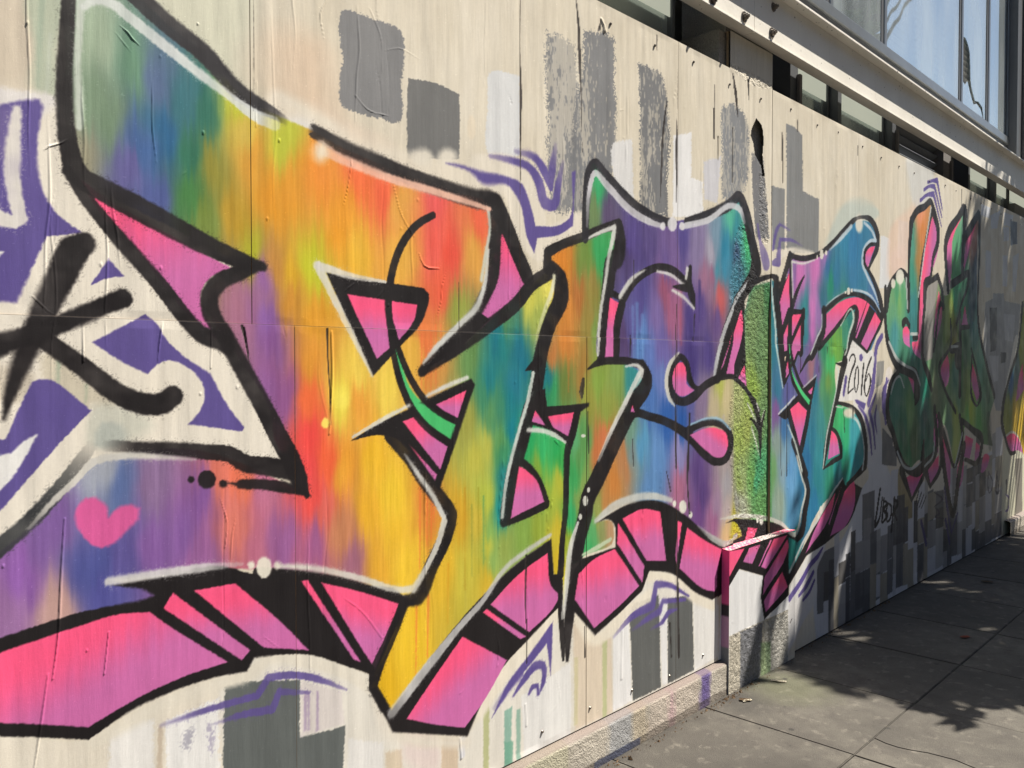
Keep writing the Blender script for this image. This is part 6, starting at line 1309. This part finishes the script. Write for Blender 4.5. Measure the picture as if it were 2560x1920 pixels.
# upper curtain glazing
GY = .06
def rail(a, b, c, d, dep=.05, m=None): child(box('rail', a, b, GY - dep / 2, GY + dep / 2, c, d, m or M_STEEL, None, .003), bld)
rail(2.0, 8.50, 3.470, 3.532); rail(2.0, 8.5, 3.40, 3.468, .02, M_DARK)
mull = [2.2, 3.3, 4.72, 5.546, 7.155, 7.90, 8.505]
for x in mull: 
    child(box('mullion', x - .020, x + .020, GY - .014, GY + .03, 3.533, 6.2, M_STEEL, None, .003), bld)
    child(box('mullion_shadow_gap', x - .062, x - .0205, GY - .008, GY + .03, 3.533, 6.2, M_DARK), bld)
for a, b in zip(mull[:-1], mull[1:]):
    if abs(a - 7.155) < .01: continue
    child(box('pane', a + .021, b - .063, GY - .004, GY + .004, 3.5325, 6.2, M_GLASS), bld)
# the broken pane: what is left of it, cut round the hole, and a shard standing in the rail
def sheet(name, poly, y, th, mat, parent):
    me = bpy.data.meshes.new(name); bm = bmesh.new()
    a = [bm.verts.new((x, y - th / 2, z)) for x, z in poly]; b = [bm.verts.new((x, y + th / 2, z)) for x, z in poly]; n = len(poly)
    bm.faces.new(a); bm.faces.new(b[::-1])
    for i in range(n): bm.faces.new((a[i], b[i], b[(i + 1) % n], a[(i + 1) % n]))
    bmesh.ops.recalc_face_normals(bm, faces=bm.faces[:]); bmesh.ops.triangulate(bm, faces=bm.faces[:]); bm.to_mesh(me); bm.free(); o = link(name, me, mat); child(o, parent); return o
bw = empty('broken_window', (7.5, GY, 3.53)); child(bw, bld); bw['label'] = 'broken window pane with a jagged dark hole'
sheet('pane', [(7.176, 4.065), (7.267, 4.072), (7.33, 4.04), (7.382, 3.99), (7.40, 3.88), (7.406, 3.80), (7.43, 3.74), (7.48, 3.69), (7.544, 3.645), (7.64, 3.66), (7.747, 3.638), (7.775, 3.59), (7.79, 3.533), (7.865, 3.533), (7.865, 6.2), (7.176, 6.2)], GY, .006, M_GLASS, bw)
sheet('shard', [(7.20, 3.533), (7.775, 3.533), (7.765, 3.57), (7.714, 3.615), (7.60, 3.635), (7.512, 3.61), (7.43, 3.67), (7.34, 3.755), (7.282, 3.713), (7.225, 3.725)], GY + .004, .006, M_GLASS, bw)
# blinds behind the glass
rb = random.Random(9)
def blind(x0, x1, z0, z1, n):
    b = empty('window_blind', ((x0 + x1) / 2, .16, z0)); child(b, bld)
    for k in range(n):
        z = z0 + (z1 - z0) * k / n; o = box('slat', x0 + rb.uniform(0, .03), x1 - rb.uniform(0, .03), -.014, .014, -.001, .001, M_SLAT); o.location = (0, .085, z); o.rotation_euler = (math.radians(-62), 0, 0); child(o, b)
blind(4.78, 5.30, 3.50, 4.9, 30); blind(5.62, 6.02, 3.56, 5.2, 30); blind(6.2, 6.85, 3.56, 5.2, 34); blind(7.16, 7.8, 3.56, 4.6, 24)
child(box('inner_wall', 2.0, 8.5, .30, .34, 3.4, 6.3, plain('dim_interior', srgb(58, 60, 64), .8)), bld)
# end wall of the upper floor, right
child(box('end_jamb', 8.525, 8.72, -.02, .4, 3.30, 6.3, M_DARK), bld)
child(box('end_wall', 8.72, 13, -.06, .4, 3.30, 6.3, M_GREYWALL, None, .01), bld)
child(box('dark_return', 9.06, 13, .11, .4, 2.3, 3.04, M_DARKWALL), bld)

# ------------------------------------------------------------------ unseen houses added across the street (behind the viewer): they close the low sky and give the wall its deep shade
M_BRICK = plain('brown_facade', srgb(120, 100, 84), .9, .25, 0, 30, .01); M_CREAM = plain('cream_facade', srgb(150, 140, 122), .9, .2, 0, 30, .006); M_NIGHT = plain('window_glass_dark', srgb(40, 46, 52), .15)
for hx, hw, hh, hm, lab in ((-24, 20, 12.5, M_CREAM, 'unseen tall cream house added across the street, leftmost of the row'), (-3.6, 19, 14.0, M_BRICK, 'unseen brown brick house added across the street, middle of the row'), (15.8, 24, 12.8, M_CREAM, 'unseen wide cream house added across the street, rightmost of the row')):
    hb = empty('unseen_facing_house', (hx + hw / 2, -16, -.2)); tag(hb, lab, 'house', 'unseen houses across the street')
    child(box('wall', hx, hx + hw, -26, -16, -.2, hh, hm), hb); child(box('cornice', hx - .1, hx + hw + .1, -16.0, -15.6, hh - .5, hh + .1, hm, None, .04), hb)
    nwin = int(hw / 3.2)
    for fl in range(4):
        for k in range(nwin): child(box('window', hx + 1 + k * 3.2, hx + 2.4 + k * 3.2, -15.995, -15.96, 1.0 + fl * 3.0, 2.8 + fl * 3.0, M_NIGHT), hb)
# ------------------------------------------------------------------ street tree (right of the frame) that shades the far wall and pavement
def leaf_material():
    t = MT('tree_leaf'); oi = t.noise(3.0, 3)
    c = t.mix(oi, srgb(60, 84, 38), srgb(98, 122, 56)); return t.set(c, .55)
def tree(name, base, crown, label, clumps, leaves, seed):
    rt = random.Random(seed); t = empty(name, base); tag(t, label, 'tree')
    bark = plain('bark', srgb(88, 76, 64), .9, .4, 0, 40, .01)
    bm = bmesh.new()
    def tube(p, q, r0, r1, n=8):
        d = (q - p); R = d.to_track_quat('Z', 'Y').to_matrix(); a = []; b = []
        for k in range(n):
            an = 2 * math.pi * k / n; v = Vector((math.cos(an), math.sin(an), 0)); a.append(bm.verts.new(p + R @ (v * r0))); b.append(bm.verts.new(q + R @ (v * r1)))
        for k in range(n): bm.faces.new((a[k], a[(k + 1) % n], b[(k + 1) % n], b[k]))
    B = Vector(base); c0 = Vector(crown[0]); fork = Vector((B.x * .7 + c0.x * .3, B.y * .9 + c0.y * .1, B.z + (c0.z - B.z) * .45))
    mid = B.lerp(fork, .5) + Vector((.05, -.04, 0)); tube(B, mid, .20, .17); tube(mid, fork, .17, .14)
    for c in clumps:
        p = Vector(c[0]); m = fork.lerp(p, .5) + Vector((rt.uniform(-.2, .2), rt.uniform(-.2, .2), rt.uniform(.0, .3))); tube(fork, m, .06, .035, 6); tube(m, p, .035, .012, 6)
    me = bpy.data.meshes.new('trunk'); bm.to_mesh(me); bm.free(); child(link('trunk', me, bark), t)
    vs = []; fs = []
    for (p, rad, n) in clumps:
        p = Vector(p)
        for k in range(n):
            while True:
                v = Vector((rt.uniform(-1, 1), rt.uniform(-1, 1), rt.uniform(-1, 1)))
                if v.length < 1: break
            q = p + Vector((v.x * rad[0], v.y * rad[1], v.z * rad[2])); s = rt.uniform(.05, .095)
            R = Matrix.Rotation(rt.uniform(0, 6.28), 3, 'Z') @ Matrix.Rotation(rt.uniform(-.9, .9), 3, 'X') @ Matrix.Rotation(rt.uniform(-.9, .9), 3, 'Y'); i = len(vs)
            for l in ((-.1, -1, 0), (.55, -.1, .12), (.1, 1, 0), (-.55, .1, .12)): vs.append(q + R @ (Vector(l) * s))
            fs += [(i, i + 1, i + 2), (i, i + 2, i + 3)]
    me = bpy.data.meshes.new('crown'); me.from_pydata(vs, [], fs); child(link('crown', me, leaf_material()), t)
    return t
def from_shadow(X, Zp, d):      # a crown point d metres out from the wall whose shadow falls at (X, Zp) of the wall plane
    return (X + 1.6 * d, -d, Zp + 3.1 * d)
CL = []
rt = random.Random(21)
TREE_SHADE = [(6.51,-1.92,2.96,0.38,170),(3.55,-1.42,2.63,0.41,170),(7.09,-0.54,2.38,0.36,170),(5.22,-2.58,2.70,0.30,170),(3.79,-4.54,2.94,0.29,170),(6.62,-1.31,2.40,0.29,170),(3.21,-1.94,2.91,0.28,170),(7.50,-3.70,2.91,0.29,170),(5.08,-3.36,2.77,0.41,170),(5.82,-3.72,2.98,0.41,170),(4.81,-0.76,2.42,0.31,170),(3.88,-3.97,2.72,0.27,170),(4.08,-4.59,2.52,0.37,170),(4.56,-1.08,2.64,0.34,170),(7.50,-1.57,2.32,0.27,170),(3.53,-1.38,2.85,0.40,170),(2.91,-3.03,2.33,0.35,170),(3.49,-3.82,2.83,0.41,170),(4.81,-0.60,2.55,0.41,170),(3.46,-2.34,2.82,0.38,170),(3.64,-1.17,2.96,0.40,170),(5.43,-4.21,2.94,0.31,170),(5.13,-3.14,2.52,0.41,170),(3.03,-3.24,2.40,0.29,170),(3.88,-1.64,2.33,0.42,170),(5.10,-0.36,2.47,0.35,170),(4.92,-2.05,2.60,0.39,170),(2.90,-4.36,2.65,0.41,170),(6.34,-0.99,2.96,0.28,170),(3.60,-1.89,2.60,0.39,170),(3.90,-3.96,2.62,0.40,170),(7.40,-0.30,2.62,0.40,170),(4.93,-2.50,2.50,0.38,170),(4.36,-2.86,2.99,0.28,170),(5.43,-0.47,2.54,0.36,170),(6.36,-4.22,2.91,0.30,170),(6.30,-3.05,2.79,0.39,170),(4.59,-1.74,2.79,0.38,170),(6.28,-3.39,2.78,0.34,170),(5.63,-3.34,2.71,0.41,170),(3.69,-4.55,2.77,0.35,170),(5.70,-2.61,2.86,0.39,170),(6.12,-3.10,2.88,0.36,170),(6.80,-3.09,2.78,0.39,170),(5.52,-0.40,2.67,0.41,170),(7.16,-3.89,2.63,0.39,170),(6.23,-1.63,2.42,0.38,170),(5.99,-1.24,2.59,0.35,170),(5.75,-1.92,2.80,0.38,170),(4.56,-4.48,2.76,0.29,170),(5.52,-3.66,2.33,0.37,170),(3.14,-2.57,2.39,0.30,170),(3.47,-3.24,2.32,0.29,170),(5.55,-2.60,2.71,0.32,170),(2.83,-3.58,2.58,0.40,170),(3.16,-3.40,2.88,0.33,170),(5.51,-2.99,2.37,0.27,170),(5.45,-2.26,2.97,0.31,170),(7.13,-0.48,2.75,0.13,36),(6.14,-2.41,2.69,0.11,36),(6.55,0.12,2.55,0.18,36),(4.43,-0.16,2.70,0.10,36),(6.39,-1.35,2.92,0.11,36),(4.41,-2.38,2.50,0.13,36),(7.66,0.18,2.94,0.13,36),(7.71,-1.44,2.65,0.12,36),(7.71,-2.21,2.64,0.13,36),(3.73,-2.77,2.74,0.14,36),(6.93,-2.09,2.88,0.12,36),(4.44,-3.94,2.95,0.14,36),(5.01,-0.64,2.41,0.12,36),(6.64,0.25,2.63,0.12,36),(6.82,-1.23,2.38,0.15,36),(6.09,-0.73,2.54,0.12,36),(5.50,-2.72,2.55,0.14,36),(3.80,-0.80,2.48,0.15,36),(7.31,-2.04,2.68,0.17,36),(5.22,-3.94,2.70,0.16,36),(5.85,-0.95,2.94,0.15,36),(7.19,-2.34,2.44,0.13,36),(3.40,-2.73,2.89,0.17,36),(5.01,-1.01,2.85,0.13,36),(6.02,-0.08,2.68,0.11,36),(4.16,-1.86,2.71,0.13,36),(4.88,-0.51,2.87,0.11,36),(3.80,-0.60,2.81,0.15,36),(6.87,0.21,2.33,0.18,36),(6.56,-0.38,2.97,0.12,36),(5.06,-0.94,2.94,0.11,36),(5.18,-3.36,2.41,0.15,36),(4.04,-1.32,2.57,0.10,36),(5.93,-3.69,2.82,0.10,36),(5.80,-0.22,2.52,0.11,36),(7.54,-1.42,2.56,0.14,36),(3.75,-3.76,2.74,0.16,36),(6.01,-1.82,2.73,0.17,36),(4.44,-2.87,2.83,0.14,36),(4.59,-1.78,2.56,0.11,36),(6.76,-0.83,2.76,0.11,36),(3.38,-3.63,2.39,0.15,36),(7.33,-1.45,2.64,0.12,36),(3.17,-2.61,2.81,0.16,36),(7.59,-3.77,2.78,0.11,36),(7.68,-3.04,2.77,0.11,36),(6.48,-0.47,2.55,0.11,36),(6.14,-2.99,2.54,0.13,36),(7.12,-2.34,2.75,0.11,36),(7.26,-0.54,2.66,0.13,36),(6.80,-1.45,2.58,0.15,36),(4.04,-3.58,2.33,0.10,36),(6.98,-0.18,2.30,0.14,36),(6.26,-1.98,2.60,0.17,36),(4.12,-2.00,2.41,0.11,36),(7.30,-2.39,2.41,0.13,36),(3.92,-2.91,2.50,0.12,36),(3.06,-2.99,2.95,0.14,36),(6.49,-2.41,2.77,0.18,36),(3.95,-1.97,2.77,0.18,36),(6.74,0.33,1.80,0.22,150),(4.98,0.23,1.75,0.15,150),(5.64,0.46,1.89,0.25,150),(6.84,0.54,2.13,0.18,150),(6.50,0.19,2.26,0.17,150),(7.63,0.74,1.70,0.19,150),(5.46,0.07,1.73,0.23,150),(6.21,0.63,1.91,0.25,150),(7.34,0.11,1.99,0.16,150),(5.84,1.08,1.73,0.16,150),(5.28,0.46,1.94,0.16,150),(4.54,0.35,2.28,0.16,150),(5.55,0.21,2.02,0.20,150),(4.44,0.10,2.03,0.18,150),(7.32,1.06,1.83,0.21,150),(5.69,0.02,2.04,0.20,150),(6.77,0.43,2.25,0.21,150),(7.10,0.35,1.83,0.19,150),(4.42,0.13,2.16,0.18,150),(5.44,0.94,1.75,0.18,150),(5.68,0.27,1.89,0.09,50),(6.67,0.27,1.62,0.08,50),(5.44,0.22,1.65,0.10,50),(6.92,0.46,1.88,0.10,50),(7.10,0.99,1.89,0.12,50),(6.59,0.49,2.08,0.13,50),(5.62,0.80,2.01,0.12,50),(4.64,0.42,1.68,0.09,50),(5.21,0.29,1.63,0.12,50),(5.05,0.84,1.63,0.11,50),(7.24,0.14,2.07,0.10,50),(5.97,0.67,1.78,0.09,50),(6.29,0.36,2.01,0.08,50),(6.36,0.80,1.69,0.09,50),(7.60,0.78,2.00,0.11,50),(7.46,0.13,1.83,0.10,50),(6.98,0.48,2.07,0.11,50),(6.44,0.59,1.65,0.14,50),(5.17,0.90,2.09,0.11,50),(5.69,0.04,2.04,0.11,50),(5.30,0.43,1.70,0.09,50),(6.97,0.62,1.72,0.10,50),(7.74,0.39,2.02,0.09,50),(6.09,0.93,1.67,0.12,50),(5.16,0.91,1.68,0.11,50),(7.37,0.11,1.70,0.12,50),(6.85,0.88,2.03,0.10,50),(5.83,0.69,1.61,0.13,50),(5.15,0.56,1.79,0.12,50),(5.34,0.35,1.79,0.08,50),(7.20,1.48,2.09,0.20,140),(8.27,1.82,1.94,0.21,140),(7.14,1.54,1.90,0.20,140),(7.04,1.68,1.64,0.18,140),(7.55,1.09,1.98,0.17,140),(8.93,1.71,1.74,0.16,140),(8.44,1.72,1.93,0.15,140),(8.32,1.96,2.02,0.21,140),(6.85,1.74,1.86,0.10,46),(9.15,1.90,1.87,0.08,46),(7.09,1.39,1.69,0.07,46),(8.91,1.65,1.91,0.11,46),(8.13,1.39,1.88,0.08,46),(8.87,1.72,1.71,0.09,46),(7.85,1.31,2.05,0.08,46),(8.32,1.17,1.71,0.10,46),(8.53,1.06,2.04,0.10,46),(7.49,1.73,1.86,0.09,46),(7.23,1.90,1.90,0.09,46),(6.62,1.97,1.66,0.08,46),(6.58,1.56,1.70,0.10,46),(8.22,1.59,1.96,0.10,46),(8.55,1.06,2.08,0.09,46),(7.93,1.32,2.06,0.11,46),(8.61,1.23,1.84,0.10,46),(5.92,1.10,1.65,0.08,46),(5.80,1.15,1.98,0.10,46),(8.61,1.74,1.96,0.11,46),(8.18,1.92,2.08,0.12,46),(5.56,1.10,1.70,0.08,46),(8.09,1.37,1.97,0.09,46),(7.42,1.08,1.79,0.09,46),(6.79,1.12,1.94,0.10,46),(9.00,1.50,1.64,0.12,46),(7.13,1.76,1.66,0.11,46),(8.33,1.48,2.06,0.09,46),(7.46,1.38,1.95,0.08,46),(7.16,1.79,1.77,0.10,46),(6.53,1.85,1.81,0.10,46),(5.79,1.24,1.74,0.10,46),(9.15,1.10,1.87,0.09,46),(6.06,1.39,1.78,0.12,46),(9.14,2.37,1.78,0.12,110),(8.38,1.81,1.79,0.14,110),(7.99,2.16,2.09,0.12,110),(7.48,2.11,1.74,0.15,110),(8.72,2.47,1.63,0.16,110),(8.45,2.07,1.90,0.17,110),(8.93,2.43,1.62,0.16,110),(8.11,1.92,2.04,0.09,36),(8.45,2.73,2.10,0.10,36),(7.85,2.66,1.99,0.10,36),(9.49,2.32,1.71,0.10,36),(8.47,2.32,1.74,0.07,36),(7.82,2.57,1.83,0.06,36),(9.31,1.97,2.04,0.08,36),(9.19,2.10,2.08,0.06,36),(7.97,2.50,2.06,0.07,36),(8.13,2.84,1.81,0.06,36),(8.17,2.17,1.99,0.09,36),(9.47,2.05,1.95,0.08,36),(8.74,1.99,1.79,0.06,36),(8.70,2.27,2.08,0.08,36),(7.86,2.14,1.87,0.08,36),(8.60,2.63,1.95,0.07,36),(8.12,1.91,1.85,0.09,36),(7.43,2.51,1.85,0.09,36),(7.93,1.94,1.61,0.08,36),(8.84,2.20,2.06,0.08,36),(8.97,2.27,2.07,0.08,36),(8.40,2.85,1.68,0.10,36),(8.66,2.83,1.97,0.06,36),(9.39,2.43,1.75,0.08,36),(7.67,2.45,1.78,0.09,36),(7.84,2.39,1.83,0.08,36),(7.94,1.96,1.67,0.06,36),(8.36,2.87,1.99,0.07,36),(9.25,2.64,1.91,0.07,36),(7.90,2.29,1.73,0.09,36),(9.37,2.78,1.69,0.08,36),(8.98,2.04,1.88,0.06,36),(9.15,1.91,1.85,0.06,36),(8.88,2.77,1.66,0.06,36),(2.55,-2.65,2.00,0.13,26),(2.75,-2.30,2.00,0.10,14),(7.20,2.55,2.00,0.16,20),(7.55,2.75,2.00,0.14,16),(8.20,2.60,2.00,0.20,26),(8.50,2.20,2.00,0.20,30),(6.90,2.20,2.00,0.18,26),(3.75,0.10,2.00,0.16,20),(4.05,0.50,2.00,0.12,12)
]
for (X, Zp, d, rad, n) in TREE_SHADE: CL.append((from_shadow(X, Zp, d), (rad, rad, rad * .8), n))
tree('street_tree', (10.9, -3.3, -.01), ((10.6, -2.9, 8.4),), 'leafy street tree at the kerb that shades the far end of the boarded wall', CL, 0, 5)

# ------------------------------------------------------------------ litter at the wall foot
M_LEAF1 = plain('dry_leaf', srgb(110, 86, 58), .8, .4); M_PAPER = plain('paper', srgb(214, 206, 186), .8, .1); M_RED = plain('red_leaf', srgb(170, 84, 60), .8, .3)
def scrap(name, x, y, sx, sy, rz, mat, label, cat):
    me = bpy.data.meshes.new(name); bm = bmesh.new(); n = 5; rr = random.Random(int(x * 1000))
    gr = [[bm.verts.new(((i / n - .5) * sx * (1 - .5 * abs(j / n - .5)), (j / n - .5) * sy, .003 + .25 * min(sx, sy) * ((i / n - .5) ** 2 + .4 * rr.random() * (j / n)))) for i in range(n + 1)] for j in range(n + 1)]
    for j in range(n):
        for i in range(n): bm.faces.new((gr[j][i], gr[j][i + 1], gr[j + 1][i + 1], gr[j + 1][i]))
    r = bmesh.ops.solidify(bm, geom=bm.faces[:], thickness=.001)
    bm.to_mesh(me); bm.free(); o = link(name, me, mat); o.location = (x, y, .002); o.rotation_euler = (0, 0, rz); tag(o, label, cat)
scrap('paper_scrap', 3.747, -0.135, 0.022, 0.07, 0.5, M_PAPER, 'pale paper scrap lying on the pavement near the stucco pier', 'paper')
scrap('paper_scrap', 3.433, -0.139, 0.018, 0.05, 1.2, M_PAPER, 'small whitish paper scrap on the pavement beside the plinth, leftmost of the two', 'paper')
scrap('fallen_leaf', 5.073, -0.585, 0.03, 0.06, 1.1, M_RED, 'reddish fallen leaf in the tree shade on the pavement', 'leaf')
scrap('fallen_leaf', 3.431, -0.129, 0.03, 0.05, 0.7, M_LEAF1, 'dry brown fallen leaf at the foot of the plinth', 'leaf')
scrap('fallen_leaf', 6.469, -0.341, 0.04, 0.07, 0.3, M_LEAF1, 'brown fallen leaf on the pavement far along the boarded wall', 'leaf')
vs = []; fs = []; rr = random.Random(12)
for k in range(420):
    u = rr.random(); x = 1.9 + 3.6 * rr.random()
    if rr.random() < .35: x = 3.36 + rr.gauss(0, .12)
    y0 = -.045 if x < 4.12 else -.004; y = y0 - abs(rr.gauss(0, .018)) - .004
    s = rr.uniform(.001, .005) if rr.random() < .93 else rr.uniform(.006, .013); an = rr.uniform(0, 6.28); i = len(vs); h = rr.uniform(.4, 1.2) * s
    ca, sa = math.cos(an) * s, math.sin(an) * s
    vs += [(x + ca, y + sa, .001), (x - sa * .5, y + ca * .5, .001), (x - ca, y - sa, .001), (x + sa * .5, y - ca * .5, .001), (x, y, .001 + h)]
    fs += [(i, i + 1, i + 4), (i + 1, i + 2, i + 4), (i + 2, i + 3, i + 4), (i + 3, i, i + 4)]
me = bpy.data.meshes.new('wall_foot_debris'); me.from_pydata(vs, [], fs)
tag(link('wall_foot_debris', me, M_LEAF1), 'crumbs, dirt and dry leaf bits gathered along the wall foot', 'debris', None, 'stuff')
